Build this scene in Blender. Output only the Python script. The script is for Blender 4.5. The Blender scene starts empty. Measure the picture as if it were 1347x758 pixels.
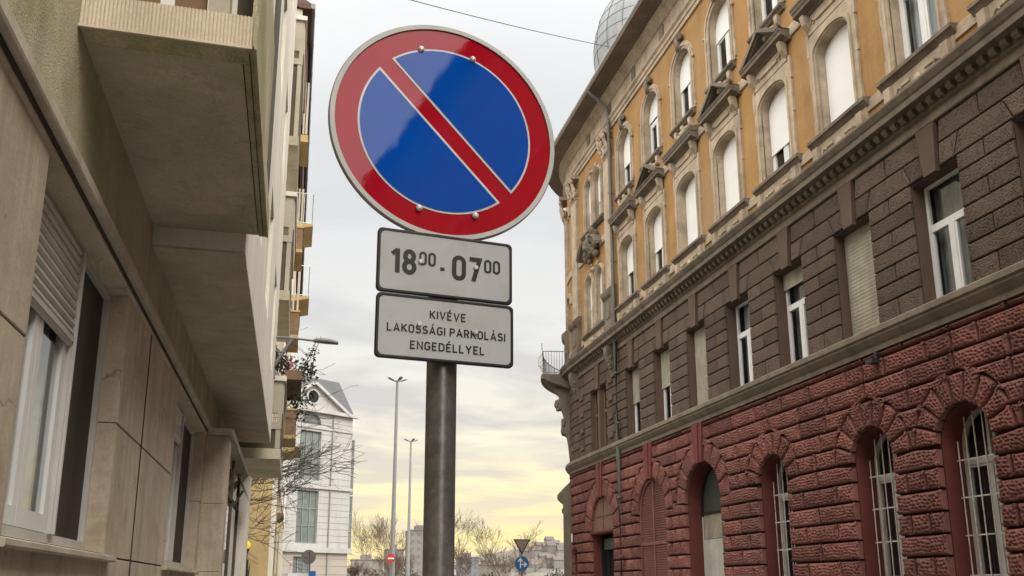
import bpy, bmesh, math, random
from mathutils import Vector, Matrix
R = math.radians
PI = math.pi
random.seed(7)
scene = bpy.context.scene
COL = scene.collection

# ------------------------------------------------------------------ camera
CAM = Vector((0.0, 0.0, 1.6))
yaw, pitch, roll = R(13.9212), R(13.0602), R(-0.1006)
fwd = Vector((math.sin(yaw)*math.cos(pitch), math.cos(yaw)*math.cos(pitch), math.sin(pitch)))
rt = Vector((math.cos(yaw), -math.sin(yaw), 0))
up = rt.cross(fwd)
r2 = rt*math.cos(roll) + up*math.sin(roll)
u2 = -rt*math.sin(roll) + up*math.cos(roll)
cd = bpy.data.cameras.new('camera')
cam = bpy.data.objects.new('camera', cd)
COL.objects.link(cam)
cam.matrix_world = Matrix(((r2.x, u2.x, -fwd.x, CAM.x), (r2.y, u2.y, -fwd.y, CAM.y), (r2.z, u2.z, -fwd.z, CAM.z), (0, 0, 0, 1)))
cd.sensor_width = 36.0
cd.lens = 1151.86/1347*36
cd.shift_y = (505-379)/1347
cd.clip_start = 0.05
cd.clip_end = 6000
scene.camera = cam

# ------------------------------------------------------------------ sky and sun
SUN_AZ, SUN_EL = R(148), R(47)          # high soft light coming from behind the camera, clockwise from +Y
world = bpy.data.worlds.new('World')
scene.world = world
world.use_nodes = True
nt = world.node_tree
nt.nodes.clear()
def wn(t, **kw):
    n = nt.nodes.new(t)
    for k, v in kw.items(): setattr(n, k, v)
    return n
def wl(a, b): nt.links.new(a, b)
def wmath(op, a, b=None, clamp=False):
    n = wn('ShaderNodeMath', operation=op); n.use_clamp = clamp
    for i, v in enumerate((a, b)):
        if v is None: continue
        if isinstance(v, (int, float)): n.inputs[i].default_value = v
        else: wl(v, n.inputs[i])
    return n.outputs[0]
def wmix(fac, a, b, bt='MIX'):
    n = wn('ShaderNodeMix', data_type='RGBA', blend_type=bt)
    for i, v in ((0, fac), (6, a), (7, b)):
        if isinstance(v, (int, float)): n.inputs[i].default_value = v
        elif isinstance(v, tuple): n.inputs[i].default_value = (*v, 1)
        else: wl(v, n.inputs[i])
    return n.outputs[2]
def wramp(fac, stops):
    n = wn('ShaderNodeValToRGB')
    e = n.color_ramp.elements
    while len(e) > 1: e.remove(e[-1])
    e[0].position = stops[0][0]; e[0].color = (*stops[0][1], 1)
    for p, c in stops[1:]:
        q = e.new(p); q.color = (*c, 1)
    wl(fac, n.inputs[0])
    return n.outputs[0]
tc = wn('ShaderNodeTexCoord')
sep = wn('ShaderNodeSeparateXYZ'); wl(tc.outputs['Generated'], sep.inputs[0])
dx, dy, dz = sep.outputs
nish = wn('ShaderNodeTexSky', sky_type='NISHITA', sun_disc=False, sun_elevation=SUN_EL, sun_rotation=SUN_AZ)
# clouds on a flat layer: divide by elevation so that streaks gather towards the horizon
h = wmath('MAXIMUM', wmath('ADD', dz, 0.10), 0.03)
comb = wn('ShaderNodeCombineXYZ')
wl(wmath('DIVIDE', dx, h), comb.inputs[0]); wl(wmath('DIVIDE', dy, h), comb.inputs[1]); comb.inputs[2].default_value = 0.0
mp = wn('ShaderNodeMapping'); wl(comb.outputs[0], mp.inputs[0])
mp.inputs['Scale'].default_value = (0.85, 1.15, 1.0); mp.inputs['Rotation'].default_value = (0, 0, R(-20)); mp.inputs['Location'].default_value = (3.1, 1.7, 0)
nz = wn('ShaderNodeTexNoise'); wl(mp.outputs[0], nz.inputs['Vector'])
nz.inputs['Scale'].default_value = 1.7; nz.inputs['Detail'].default_value = 7; nz.inputs['Roughness'].default_value = 0.55; nz.inputs['Distortion'].default_value = 0.35
nz2 = wn('ShaderNodeTexNoise'); wl(mp.outputs[0], nz2.inputs['Vector'])
nz2.inputs['Scale'].default_value = 0.5; nz2.inputs['Detail'].default_value = 4; nz2.inputs['Roughness'].default_value = 0.5
cl = wmath('ADD', wmath('MULTIPLY', nz.outputs[0], 0.7), wmath('MULTIPLY', nz2.outputs[0], 0.3))
cloud = wramp(cl, [(0.43, (0, 0, 0)), (0.545, (1, 1, 1))])
# base of the overcast by elevation (values are ten times the radiance: strength is 0.1)
thin = wramp(dz, [(0.0, (8.2, 6.6, 3.7)), (0.05, (8.5, 7.0, 3.3)), (0.10, (8.4, 7.25, 4.2)), (0.16, (7.8, 7.2, 5.5)), (0.25, (6.9, 6.75, 6.25)), (0.40, (6.3, 6.4, 6.4)), (0.60, (6.1, 6.25, 6.3)), (1.0, (6.1, 6.25, 6.3))])
thick = wramp(dz, [(0.0, (7.93, 6.44, 4.25)), (0.05, (7.82, 6.44, 4.02)), (0.11, (6.44, 5.75, 4.48)), (0.19, (5.40, 5.17, 4.83)), (0.32, (5.63, 5.63, 5.58)), (0.50, (5.98, 6.09, 6.15)), (1.0, (6.09, 6.15, 6.21))])
front = wmix(cloud, thick, thin)
# away from the sunset the low sky is neutral and the whole dome brighter
fr = wn('ShaderNodeVectorMath', operation='DOT_PRODUCT'); wl(tc.outputs['Generated'], fr.inputs[0]); fr.inputs[1].default_value = (0.24, 0.97, 0.0)
side = wramp(wmath('MULTIPLY_ADD', fr.outputs['Value'], 0.5) if False else wmath('ADD', wmath('MULTIPLY', fr.outputs['Value'], 0.5), 0.5), [(0.30, (0, 0, 0)), (0.93, (1, 1, 1))])
BACK = 37.0
back_thin = wramp(dz, [(0.0, (BACK*0.40, BACK*0.39, BACK*0.365)), (0.4, (BACK*0.9, BACK*0.875, BACK*0.83)), (1.0, (BACK, BACK*0.97, BACK*0.92))])
back = wmix(cloud, wmix(1.0, back_thin, (0.8, 0.8, 0.8), 'MULTIPLY'), back_thin)
dome = wmix(side, back, front)
# overhead the cloud layer is bright as well
ov = wramp(dz, [(0.62, (0, 0, 0)), (0.92, (1, 1, 1))])
dome = wmix(ov, dome, (BACK*0.85, BACK*0.825, BACK*0.78))
allsky = wmix(0.06, dome, nish.outputs[0])
bg = wn('ShaderNodeBackground'); wl(allsky, bg.inputs[0]); bg.inputs[1].default_value = 0.1
wo = wn('ShaderNodeOutputWorld'); wl(bg.outputs[0], wo.inputs[0])

sd = bpy.data.lights.new('sun', 'SUN'); sd.energy = 1.5; sd.angle = R(24); sd.color = (1.0, 0.95, 0.88)
sun = bpy.data.objects.new('sun', sd); COL.objects.link(sun)
sv = Vector((math.sin(SUN_AZ)*math.cos(SUN_EL), math.cos(SUN_AZ)*math.cos(SUN_EL), math.sin(SUN_EL)))
sun.rotation_euler = sv.to_track_quat('Z', 'Y').to_euler()
sun.location = (-20, -40, 60)
vs = scene.view_settings
scene.display_settings.display_device = 'sRGB'
vs.view_transform = 'Standard'; vs.look = 'None'; vs.exposure = 0.45; vs.gamma = 1.0; vs.use_curve_mapping = False
scene.cycles.max_bounces = 6; scene.cycles.transparent_max_bounces = 10

# ------------------------------------------------------------------ materials
def mat(name, col, rough=0.85, var=0.18, vscale=1.2, streak=0.0, grain=0.0, gscale=60.0, bump=0.0, bscale=40.0, bdist=0.004, metal=0.0, coat=0.0, spec=0.3, stain=None, stain_amt=0.0, stain_scale=0.6, vor=None, tone=False, crack=0.0):
    m = bpy.data.materials.new(name); m.use_nodes = True
    t = m.node_tree; N = t.nodes; L = t.links
    b = N['Principled BSDF']
    b.inputs['Roughness'].default_value = rough; b.inputs['Metallic'].default_value = metal
    b.inputs['Specular IOR Level'].default_value = spec
    b.inputs['Coat Weight'].default_value = coat; b.inputs['Coat Roughness'].default_value = 0.08
    geo = N.new('ShaderNodeNewGeometry'); pos = geo.outputs['Position']
    def noise(sc, detail=5, rgh=0.6, scale=None):
        n = N.new('ShaderNodeTexNoise'); n.inputs['Scale'].default_value = sc; n.inputs['Detail'].default_value = detail; n.inputs['Roughness'].default_value = rgh
        if scale:
            mpn = N.new('ShaderNodeMapping'); mpn.inputs['Scale'].default_value = scale; L.new(pos, mpn.inputs[0]); L.new(mpn.outputs[0], n.inputs['Vector'])
        else: L.new(pos, n.inputs['Vector'])
        return n.outputs[0]
    def mix(f, a, c2, bt='MIX'):
        n = N.new('ShaderNodeMix'); n.data_type = 'RGBA'; n.blend_type = bt
        for i, v in ((0, f), (6, a), (7, c2)):
            if isinstance(v, (int, float)): n.inputs[i].default_value = v
            elif isinstance(v, tuple): n.inputs[i].default_value = (*v[:3], 1)
            else: L.new(v, n.inputs[i])
        return n.outputs[2]
    def rng(v, a, b2, c0, d):
        n = N.new('ShaderNodeMapRange'); n.inputs[1].default_value = a; n.inputs[2].default_value = b2; n.inputs[3].default_value = c0; n.inputs[4].default_value = d
        L.new(v, n.inputs[0]); return n.outputs[0]
    c = tuple(col)
    cur = mix(rng(noise(vscale, 6), 0.3, 0.7, 0, 1), tuple(x*(1-var) for x in c), tuple(min(1, x*(1+var)) for x in c))
    cur = mix(rng(noise(vscale*6.5, 4, 0.7), 0.35, 0.70, 0, min(0.5, var*1.6)), cur, tuple(x*0.72 for x in c))
    if tone:
        at = N.new('ShaderNodeAttribute'); at.attribute_name = 'tone'
        vm0 = N.new('ShaderNodeVectorMath'); vm0.operation = 'SCALE'; L.new(cur, vm0.inputs[0]); L.new(at.outputs['Fac'], vm0.inputs['Scale']); cur = vm0.outputs[0]
    if streak:
        s = noise(1.0, 5, 0.65, (2.5, 2.5, 0.18))
        cur = mix(rng(s, 0.45, 0.72, 0, streak), cur, tuple(x*0.35 for x in c))
    if crack:
        wq = N.new('ShaderNodeTexNoise'); wq.inputs['Scale'].default_value = 3.0; wq.inputs['Detail'].default_value = 4; L.new(pos, wq.inputs['Vector'])
        wv2 = N.new('ShaderNodeVectorMath'); wv2.operation = 'MULTIPLY_ADD'; L.new(wq.outputs['Color'], wv2.inputs[0]); wv2.inputs[1].default_value = (0.35,)*3; L.new(pos, wv2.inputs[2])
        vc = N.new('ShaderNodeTexVoronoi'); vc.feature = 'DISTANCE_TO_EDGE'; vc.inputs['Scale'].default_value = 0.75; L.new(wv2.outputs[0], vc.inputs['Vector'])
        ln = rng(vc.outputs['Distance'], 0.002, 0.007, 1, 0); mk = rng(noise(0.9, 3), 0.5, 0.6, 0, crack)
        mm = N.new('ShaderNodeMath'); mm.operation = 'MULTIPLY'; L.new(ln, mm.inputs[0]); L.new(mk, mm.inputs[1])
        cur = mix(mm.outputs[0], cur, tuple(x*0.22 for x in c))
        drip = noise(1.0, 4, 0.6, (7.0, 7.0, 0.35)); cur = mix(rng(drip, 0.56, 0.66, 0, crack*0.6), cur, tuple(x*0.5 for x in c))
        spots = noise(26.0, 3, 0.6); cur = mix(rng(spots, 0.66, 0.74, 0, crack), cur, tuple(x*0.35 for x in c))
    if stain is not None:
        s = noise(stain_scale, 6, 0.65)
        cur = mix(rng(s, 0.48, 0.66, 0, stain_amt), cur, tuple(stain))
    if grain:
        s = noise(gscale, 2, 0.7)
        f = N.new('ShaderNodeMapRange'); f.inputs[1].default_value = 0.25; f.inputs[2].default_value = 0.75; f.inputs[3].default_value = 1-grain; f.inputs[4].default_value = 1+grain
        L.new(s, f.inputs[0])
        vm = N.new('ShaderNodeVectorMath'); vm.operation = 'SCALE'; L.new(cur, vm.inputs[0]); L.new(f.outputs[0], vm.inputs['Scale']); cur = vm.outputs[0]
    L.new(cur, b.inputs['Base Color'])
    if bump or vor:
        last = None
        if vor:
            sc, dist, stren = vor
            warp = N.new('ShaderNodeTexNoise'); warp.inputs['Scale'].default_value = sc*0.25; warp.inputs['Detail'].default_value = 1; L.new(pos, warp.inputs['Vector'])
            wv = N.new('ShaderNodeVectorMath'); wv.operation = 'MULTIPLY_ADD'
            L.new(warp.outputs['Color'], wv.inputs[0]); wv.inputs[1].default_value = (1.1/sc,)*3; L.new(pos, wv.inputs[2])
            mv = N.new('ShaderNodeMapping'); mv.inputs['Scale'].default_value = (1, 0.85, 1.3); L.new(wv.outputs[0], mv.inputs[0])
            v = N.new('ShaderNodeTexVoronoi'); v.feature = 'F1'; v.inputs['Scale'].default_value = sc; v.inputs['Randomness'].default_value = 0.8
            L.new(mv.outputs[0], v.inputs['Vector'])
            mr = N.new('ShaderNodeMapRange'); mr.interpolation_type = 'SMOOTHSTEP'; mr.inputs[1].default_value = 0.10; mr.inputs[2].default_value = 0.52; L.new(v.outputs['Distance'], mr.inputs[0])
            bp = N.new('ShaderNodeBump'); bp.inputs['Strength'].default_value = stren; bp.inputs['Distance'].default_value = dist
            L.new(mr.outputs[0], bp.inputs['Height']); last = bp.outputs[0]
        if bump:
            bp = N.new('ShaderNodeBump'); bp.inputs['Strength'].default_value = bump; bp.inputs['Distance'].default_value = bdist
            L.new(noise(bscale, 4, 0.65), bp.inputs['Height'])
            if last: L.new(last, bp.inputs['Normal'])
            last = bp.outputs[0]
        L.new(last, b.inputs['Normal'])
    return m

def glass_mat(name, tint=(0.75, 0.8, 0.8), refl=1.0):
    m = bpy.data.materials.new(name); m.use_nodes = True
    t = m.node_tree; N = t.nodes; N.clear()
    o = N.new('ShaderNodeOutputMaterial'); mx = N.new('ShaderNodeMixShader'); tr = N.new('ShaderNodeBsdfTransparent'); gl = N.new('ShaderNodeBsdfGlossy')
    gn = N.new('ShaderNodeNewGeometry'); dt = N.new('ShaderNodeVectorMath'); dt.operation = 'DOT_PRODUCT'
    t.links.new(gn.outputs['Normal'], dt.inputs[0]); t.links.new(gn.outputs['Incoming'], dt.inputs[1])
    def mth(op, a, b_):
        n_ = N.new('ShaderNodeMath'); n_.operation = op
        for k_, v_ in enumerate((a, b_)):
            if v_ is None: continue
            if isinstance(v_, (int, float)): n_.inputs[k_].default_value = v_
            else: t.links.new(v_, n_.inputs[k_])
        return n_.outputs[0]
    sch = mth('POWER', mth('SUBTRACT', 1.0, mth('ABSOLUTE', dt.outputs['Value'], None)), 5.0)
    fac = mth('MINIMUM', mth('MULTIPLY', mth('MULTIPLY_ADD', sch, 0.95), 1.0) if False else mth('ADD', mth('MULTIPLY', sch, 0.95), 0.075*refl), 1.0)
    t.links.new(fac, mx.inputs[0])
    tr.inputs[0].default_value = (*tint, 1); gl.inputs[0].default_value = (0.95, 0.97, 1, 1); gl.inputs['Roughness'].default_value = 0.01
    geo = N.new('ShaderNodeNewGeometry'); n = N.new('ShaderNodeTexNoise'); n.inputs['Scale'].default_value = 1.1; n.inputs['Detail'].default_value = 1
    bp = N.new('ShaderNodeBump'); bp.inputs['Strength'].default_value = 0.12; bp.inputs['Distance'].default_value = 0.02
    t.links.new(geo.outputs['Position'], n.inputs['Vector']); t.links.new(n.outputs[0], bp.inputs['Height']); t.links.new(bp.outputs[0], gl.inputs['Normal'])
    t.links.new(tr.outputs[0], mx.inputs[1]); t.links.new(gl.outputs[0], mx.inputs[2]); t.links.new(mx.outputs[0], o.inputs[0])
    return m

M = {}
M['ochre'] = mat('ochre_stucco', (0.345, 0.192, 0.070), 0.9, 0.16, 0.9, streak=0.4, stain=(0.32, 0.205, 0.10), stain_amt=0.7, stain_scale=0.45, grain=0.10, gscale=25, bump=0.25, bscale=30, bdist=0.006, crack=0.35)
M['stone'] = mat('pale_trim_stone', (0.43, 0.345, 0.25), 0.85, 0.2, 2.2, streak=0.45, stain=(0.22, 0.17, 0.12), stain_amt=0.75, stain_scale=1.6, bump=0.5, bscale=35, bdist=0.01)
M['stone_dark'] = mat('weathered_cornice_stone', (0.185, 0.150, 0.112), 0.9, 0.2, 1.6, streak=0.5, stain=(0.085, 0.068, 0.052), stain_amt=0.7, stain_scale=1.3, bump=0.4, bscale=30, bdist=0.01)
M['ledge'] = mat('weathered_ledge_stone', (0.20, 0.165, 0.122), 0.9, 0.18, 1.3, streak=0.5, stain=(0.115, 0.092, 0.068), stain_amt=0.6, stain_scale=1.1, bump=0.35, bscale=28, bdist=0.008)
M['brown'] = mat('brown_rusticated_render', (0.122, 0.087, 0.064), 0.9, 0.16, 1.0, streak=0.3, stain=(0.10, 0.062, 0.048), stain_amt=0.5, stain_scale=0.5, grain=0.12, gscale=40, bump=0.2, bscale=70, bdist=0.004, vor=(27.0, 0.016, 1.0), tone=True)
M['brown_flat'] = mat('brown_smooth_render', (0.118, 0.076, 0.056), 0.9, 0.14, 1.5, streak=0.25, bump=0.25, bscale=40, bdist=0.004)
M['brown_joint'] = mat('brown_joint_mortar', (0.022, 0.017, 0.014), 0.95, 0.1)
M['red'] = mat('red_rock_faced_render', (0.215, 0.086, 0.070), 0.85, 0.16, 1.0, streak=0.5, stain=(0.13, 0.062, 0.052), stain_amt=0.7, stain_scale=0.7, grain=0.1, gscale=30, bump=0.35, bscale=38, bdist=0.008, tone=True)
M['red_flat'] = mat('red_smooth_render', (0.150, 0.042, 0.034), 0.8, 0.14, 1.2, streak=0.3, bump=0.2, bscale=30, bdist=0.005)
M['red_joint'] = mat('red_joint_mortar', (0.028, 0.010, 0.010), 0.95, 0.1)
M['white_paint'] = mat('white_window_paint', (0.70, 0.70, 0.68), 0.45, 0.05, 3, streak=0.12, spec=0.5)
M['grey_paint'] = mat('aged_cream_paint', (0.50, 0.47, 0.42), 0.55, 0.1, 3, streak=0.3)
M['blind'] = mat('white_roller_blind', (0.74, 0.74, 0.72), 0.6, 0.04, 2, streak=0.05)
M['blind_old'] = mat('dirty_beige_blind', (0.36, 0.33, 0.26), 0.7, 0.2, 2.5, streak=0.5, stain=(0.22, 0.19, 0.14), stain_amt=0.5)
M['curtain_white'] = mat('white_curtain', (0.55, 0.55, 0.53), 0.9, 0.1, 2)
M['curtain_dark'] = mat('dim_interior_curtain', (0.10, 0.10, 0.095), 0.9, 0.3, 1.5)  # dark sheet standing in for unlit rooms behind the panes
M['curtain_grey'] = mat('grey_net_curtain', (0.27, 0.27, 0.25), 0.9, 0.3, 1.5)
M['seam'] = mat('dull_sheet_seam', (0.11, 0.115, 0.12), 0.8, 0.1, 2)
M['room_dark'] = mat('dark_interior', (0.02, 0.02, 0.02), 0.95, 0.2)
M['glass'] = glass_mat('window_glass')
M['grille'] = mat('white_painted_iron', (0.55, 0.52, 0.48), 0.5, 0.12, 6, stain=(0.25, 0.14, 0.09), stain_amt=0.5, stain_scale=5)
M['iron'] = mat('dark_wrought_iron', (0.03, 0.032, 0.034), 0.5, 0.2, 5)
M['zinc'] = mat('weathered_zinc', (0.36, 0.35, 0.33), 0.5, 0.15, 1.5, streak=0.3, metal=0.2)
M['rust_zinc'] = mat('brown_soffit_boards', (0.16, 0.122, 0.095), 0.9, 0.25, 0.8, stain=(0.26, 0.21, 0.165), stain_amt=0.6, stain_scale=0.7, bump=0.3, bscale=12, bdist=0.01)
M['pipe'] = mat('painted_downpipe', (0.13, 0.12, 0.105), 0.55, 0.15, 2, streak=0.4)
M['dome'] = mat('dome_zinc_sheet', (0.25, 0.262, 0.27), 0.6, 0.14, 1.2, streak=0.4)
M['louver'] = mat('faded_red_louver', (0.185, 0.075, 0.058), 0.8, 0.15, 2, streak=0.3)
M['lunette'] = mat('faded_brown_lunette', (0.18, 0.105, 0.075), 0.85, 0.2, 1.5, streak=0.3)
M['roof'] = mat('roof_tiles_dark', (0.10, 0.07, 0.06), 0.9, 0.2, 2)
# beige building
M['b1_stone'] = mat('beige_stone_panel', (0.52, 0.435, 0.335), 0.75, 0.2, 1.3, streak=0.5, stain=(0.32, 0.255, 0.18), stain_amt=0.75, stain_scale=2.6, grain=0.1, gscale=45, bump=0.4, bscale=18, bdist=0.006, crack=0.6)
M['b1_stucco'] = mat('weathered_beige_stucco', (0.53, 0.475, 0.325), 0.95, 0.16, 1.2, streak=0.35, stain=(0.30, 0.285, 0.115), stain_amt=0.85, stain_scale=0.9, grain=0.3, gscale=90, bump=0.9, bscale=90, bdist=0.010, crack=0.5)
M['b1_soffit'] = mat('grey_brown_soffit', (0.53, 0.47, 0.355), 0.95, 0.14, 1.5, stain=(0.36, 0.335, 0.215), stain_amt=0.75, stain_scale=1.4, grain=0.16, gscale=70, bump=0.5, bscale=60, bdist=0.006, crack=0.5)
M['b1_white'] = mat('pale_erker_stucco', (0.76, 0.71, 0.62), 0.9, 0.08, 0.8, streak=0.3, grain=0.08, gscale=50, bump=0.3, bscale=60, bdist=0.005)
M['b1_cream'] = mat('cream_concrete', (0.47, 0.42, 0.33), 0.9, 0.12, 1.5, streak=0.4, grain=0.08, gscale=50)
M['ribbed'] = mat('ribbed_slab_edge', (0.62, 0.53, 0.40), 0.9, 0.12, 2, streak=0.3, grain=0.1, gscale=60)
M['strip'] = mat('pale_stone_ledge', (0.52, 0.46, 0.365), 0.85, 0.14, 2, streak=0.3, grain=0.14, gscale=60, stain=(0.34, 0.30, 0.2), stain_amt=0.7, stain_scale=3, bump=0.4, bscale=60, bdist=0.004)
M['grime'] = mat('dark_grimy_joint', (0.06, 0.047, 0.036), 0.95, 0.2)  # grimy joints, and the painted shade line under the ledge
M['shutter'] = mat('grey_roller_shutter', (0.50, 0.46, 0.41), 0.5, 0.08, 2, streak=0.35, spec=0.5)
M['alu'] = mat('aluminium_window_frame', (0.52, 0.50, 0.47), 0.4, 0.08, 3, streak=0.3, spec=0.5)
M['wood_brown'] = mat('brown_balcony_board', (0.20, 0.125, 0.07), 0.8, 0.2, 2, streak=0.4)
M['olive'] = mat('olive_brown_screen', (0.11, 0.09, 0.06), 0.85, 0.2, 3, streak=0.3)
M['dark_glass'] = mat('dark_tinted_pane', (0.035, 0.030, 0.022), 0.6, 0.2, 2, spec=0.2)
M['yellow_wall'] = mat('yellow_stucco', (0.50, 0.37, 0.18), 0.9, 0.14, 1.0, streak=0.3, grain=0.06, gscale=30)
M['yellow_slab'] = mat('ochre_slab_soffit', (0.42, 0.30, 0.14), 0.9, 0.12, 1.0)
M['eave_brown'] = mat('brown_eave', (0.09, 0.05, 0.035), 0.85, 0.2, 2)
M['gutter_grey'] = mat('grey_gutter', (0.17, 0.165, 0.165), 0.6, 0.15, 2, metal=0.2)
# far things
M['far_white'] = mat('white_stone_cladding', (0.37, 0.36, 0.34), 0.85, 0.07, 0.3, streak=0.25)
M['far_pink'] = mat('pale_pink_base_stone', (0.33, 0.285, 0.245), 0.85, 0.06, 0.4)
M['far_groove'] = mat('cladding_joint', (0.20, 0.197, 0.19), 0.9, 0.05)
M['far_glass'] = mat('green_curtain_glass', (0.13, 0.155, 0.14), 0.25, 0.4, 0.5, spec=0.5)
M['far_roof'] = mat('grey_slate_roof', (0.085, 0.085, 0.09), 0.9, 0.12, 0.4)
M['bark'] = mat('dark_bark', (0.055, 0.042, 0.036), 0.95, 0.25, 6)
M['bark_far'] = mat('grey_brown_bark', (0.13, 0.095, 0.068), 0.95, 0.2, 2)  # tone shifted for distance, haze put into the bark colour
M['asphalt'] = mat('asphalt', (0.085, 0.083, 0.08), 0.9, 0.2, 0.6, grain=0.2, gscale=80, bump=0.3, bscale=120)
M['paving'] = mat('pavement_asphalt', (0.24, 0.225, 0.205), 0.9, 0.2, 0.8, grain=0.15, gscale=60, bump=0.3, bscale=90)
M['kerb'] = mat('kerb_granite', (0.26, 0.25, 0.24), 0.85, 0.15, 3, grain=0.15, gscale=70)
M['earth'] = mat('ground_earth', (0.10, 0.095, 0.075), 0.95, 0.2, 0.1)
M['hill'] = mat('hazy_hillside', (0.15, 0.135, 0.115), 0.95, 0.25, 0.02)  # haze put into the hill colour
M['bush'] = mat('winter_hedge_leaves', (0.075, 0.07, 0.05), 0.95, 0.3, 0.6)
M['lamp_grey'] = mat('galvanised_lamp_column', (0.19, 0.19, 0.19), 0.55, 0.08, 0.6, metal=0.2)
M['cable'] = mat('black_cable', (0.05, 0.05, 0.055), 0.7, 0.1)

# ------------------------------------------------------------------ mesh builder
class MB:
    def __init__(self): self.v = []; self.f = []; self.mi = []; self.m = 0
    def poly(self, pts):
        i = len(self.v); self.v += [tuple(p) for p in pts]; self.f.append(tuple(range(i, i+len(pts)))); self.mi.append(self.m)
    def box(self, x0, x1, y0, y1, z0, z1, F=None):
        F = F or (lambda a, b, c: (a, b, c))
        p = [F(x, y, z) for z in (z0, z1) for y in (y0, y1) for x in (x0, x1)]
        i = len(self.v); self.v += p
        for q in ((0, 2, 3, 1), (4, 5, 7, 6), (0, 1, 5, 4), (2, 6, 7, 3), (0, 4, 6, 2), (1, 3, 7, 5)):
            self.f.append(tuple(i+k for k in q)); self.mi.append(self.m)
    def grid(self, rows, close_u=False, close_v=False):
        i = len(self.v); n = len(rows); m = len(rows[0])
        for r_ in rows: self.v += [tuple(p) for p in r_]
        for a in range(n if close_u else n-1):
            for b_ in range(m if close_v else m-1):
                a2, b2 = (a+1) % n, (b_+1) % m
                self.f.append((i+a*m+b_, i+a*m+b2, i+a2*m+b2, i+a2*m+b_)); self.mi.append(self.m)
    def sweep(self, prof, ss, F, caps=True):
        """profile [(o, z)] closed, carried along the facade coordinate s"""
        rows = [[F(s, z, o) for o, z in prof] for s in ss]
        self.grid(rows, close_v=True)
        if caps:
            self.poly(rows[0]); self.poly(rows[-1][::-1])
    def tube(self, path, rad, n=8, cap=True):
        path = [Vector(p) for p in path]
        rr = rad if isinstance(rad, (list, tuple)) else [rad]*len(path)
        rows = []
        for k, p in enumerate(path):
            d = (path[min(k+1, len(path)-1)] - path[max(k-1, 0)]).normalized()
            a = d.cross(Vector((0, 0, 1)))
            if a.length < 1e-3: a = d.cross(Vector((1, 0, 0)))
            a.normalize(); b_ = d.cross(a)
            rows.append([p + a*math.cos(2*PI*j/n)*rr[k] + b_*math.sin(2*PI*j/n)*rr[k] for j in range(n)])
        self.grid(rows, close_v=True)
        if cap: self.poly(rows[0][::-1]); self.poly(rows[-1])
    def lathe(self, prof, c, n=24):
        rows = [[(c[0]+r_*math.cos(2*PI*j/n), c[1]+r_*math.sin(2*PI*j/n), c[2]+z) for j in range(n)] for r_, z in prof]
        self.grid(rows, close_v=True)
        self.poly(rows[0][::-1]); self.poly(rows[-1])
    def ball(self, c, r_, n=8, sq=(1, 1, 1)):
        rows = [[(c[0]+sq[0]*r_*math.sin(PI*i/n)*math.cos(2*PI*j/(n+2)), c[1]+sq[1]*r_*math.sin(PI*i/n)*math.sin(2*PI*j/(n+2)), c[2]+sq[2]*r_*math.cos(PI*i/n)) for j in range(n+2)] for i in range(n+1)]
        self.grid(rows, close_v=True)
    def build(self, name, mats, parent=None, smooth=False, fix=True):
        org = Vector((0, 0, 0)); p = parent
        while p is not None: org += p.location; p = p.parent
        me = bpy.data.meshes.new(name)
        me.from_pydata([(x-org.x, y-org.y, z-org.z) for x, y, z in self.v], [], self.f)
        if not isinstance(mats, (list, tuple)): mats = [mats]
        for m_ in mats: me.materials.append(m_)
        if len(mats) > 1: me.polygons.foreach_set('material_index', self.mi)
        if fix:
            bm = bmesh.new(); bm.from_mesh(me)
            bmesh.ops.recalc_face_normals(bm, faces=bm.faces[:]); bm.to_mesh(me); bm.free()
        if smooth: me.polygons.foreach_set('use_smooth', [True]*len(me.polygons))
        o = bpy.data.objects.new(name, me); COL.objects.link(o)
        if parent is not None: o.parent = parent
        return o
def tag(o, label=None, cat=None, group=None, kind=None):
    if label: o['label'] = label
    if cat: o['category'] = cat
    if group: o['group'] = group
    if kind: o['kind'] = kind
    return o
def thing(name, loc, label, cat, group=None):
    o = bpy.data.objects.new(name, None); COL.objects.link(o); o.location = loc; o.empty_display_size = 0.3
    return tag(o, label, cat, group)
def copy_part(o, off, parent):
    c = o.copy(); COL.objects.link(c); c.parent = parent; c.location = Vector(o.location) + Vector(off)
    for ch in list(o.children):
        d = ch.copy(); COL.objects.link(d); d.parent = c
    return c
def lerp(a, b, t): return a+(b-a)*t
def rang(a, b, n): return [a+(b-a)*i/(n-1) for i in range(n)]

# ------------------------------------------------------------------ ground
g = MB(); g.poly([(-3000, -3000, -0.15), (3000, -3000, -0.15), (3000, 3000, -0.15), (-3000, 3000, -0.15)])
tag(g.build('ground', M['earth']), kind='structure')
g = MB(); g.poly([(0.95, -80, -0.125), (8.6, -80, -0.125), (8.6, 62, -0.125), (0.95, 62, -0.125)])
g.poly([(-160, 62, -0.125), (160, 62, -0.125), (160, 78, -0.125), (-160, 78, -0.125)])
tag(g.build('road', M['asphalt']), kind='structure')
g = MB(); g.box(-1.2, 0.8, -60, 62, -0.14, 0.0)
tag(g.build('pavement', M['paving']), kind='structure')
g = MB(); g.box(8.75, 11.0, -60, 62, -0.14, 0.0)
tag(g.build('pavement', M['paving']), kind='structure')
for a, b_ in ((0.8, 0.95), (8.6, 8.75)):
    g = MB()
    y = -60.0
    while y < 62:
        g.box(a, b_, y, y+0.99, -0.15, 0.003); y += 1.0
    tag(g.build('kerb', M['kerb']), kind='structure')

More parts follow.
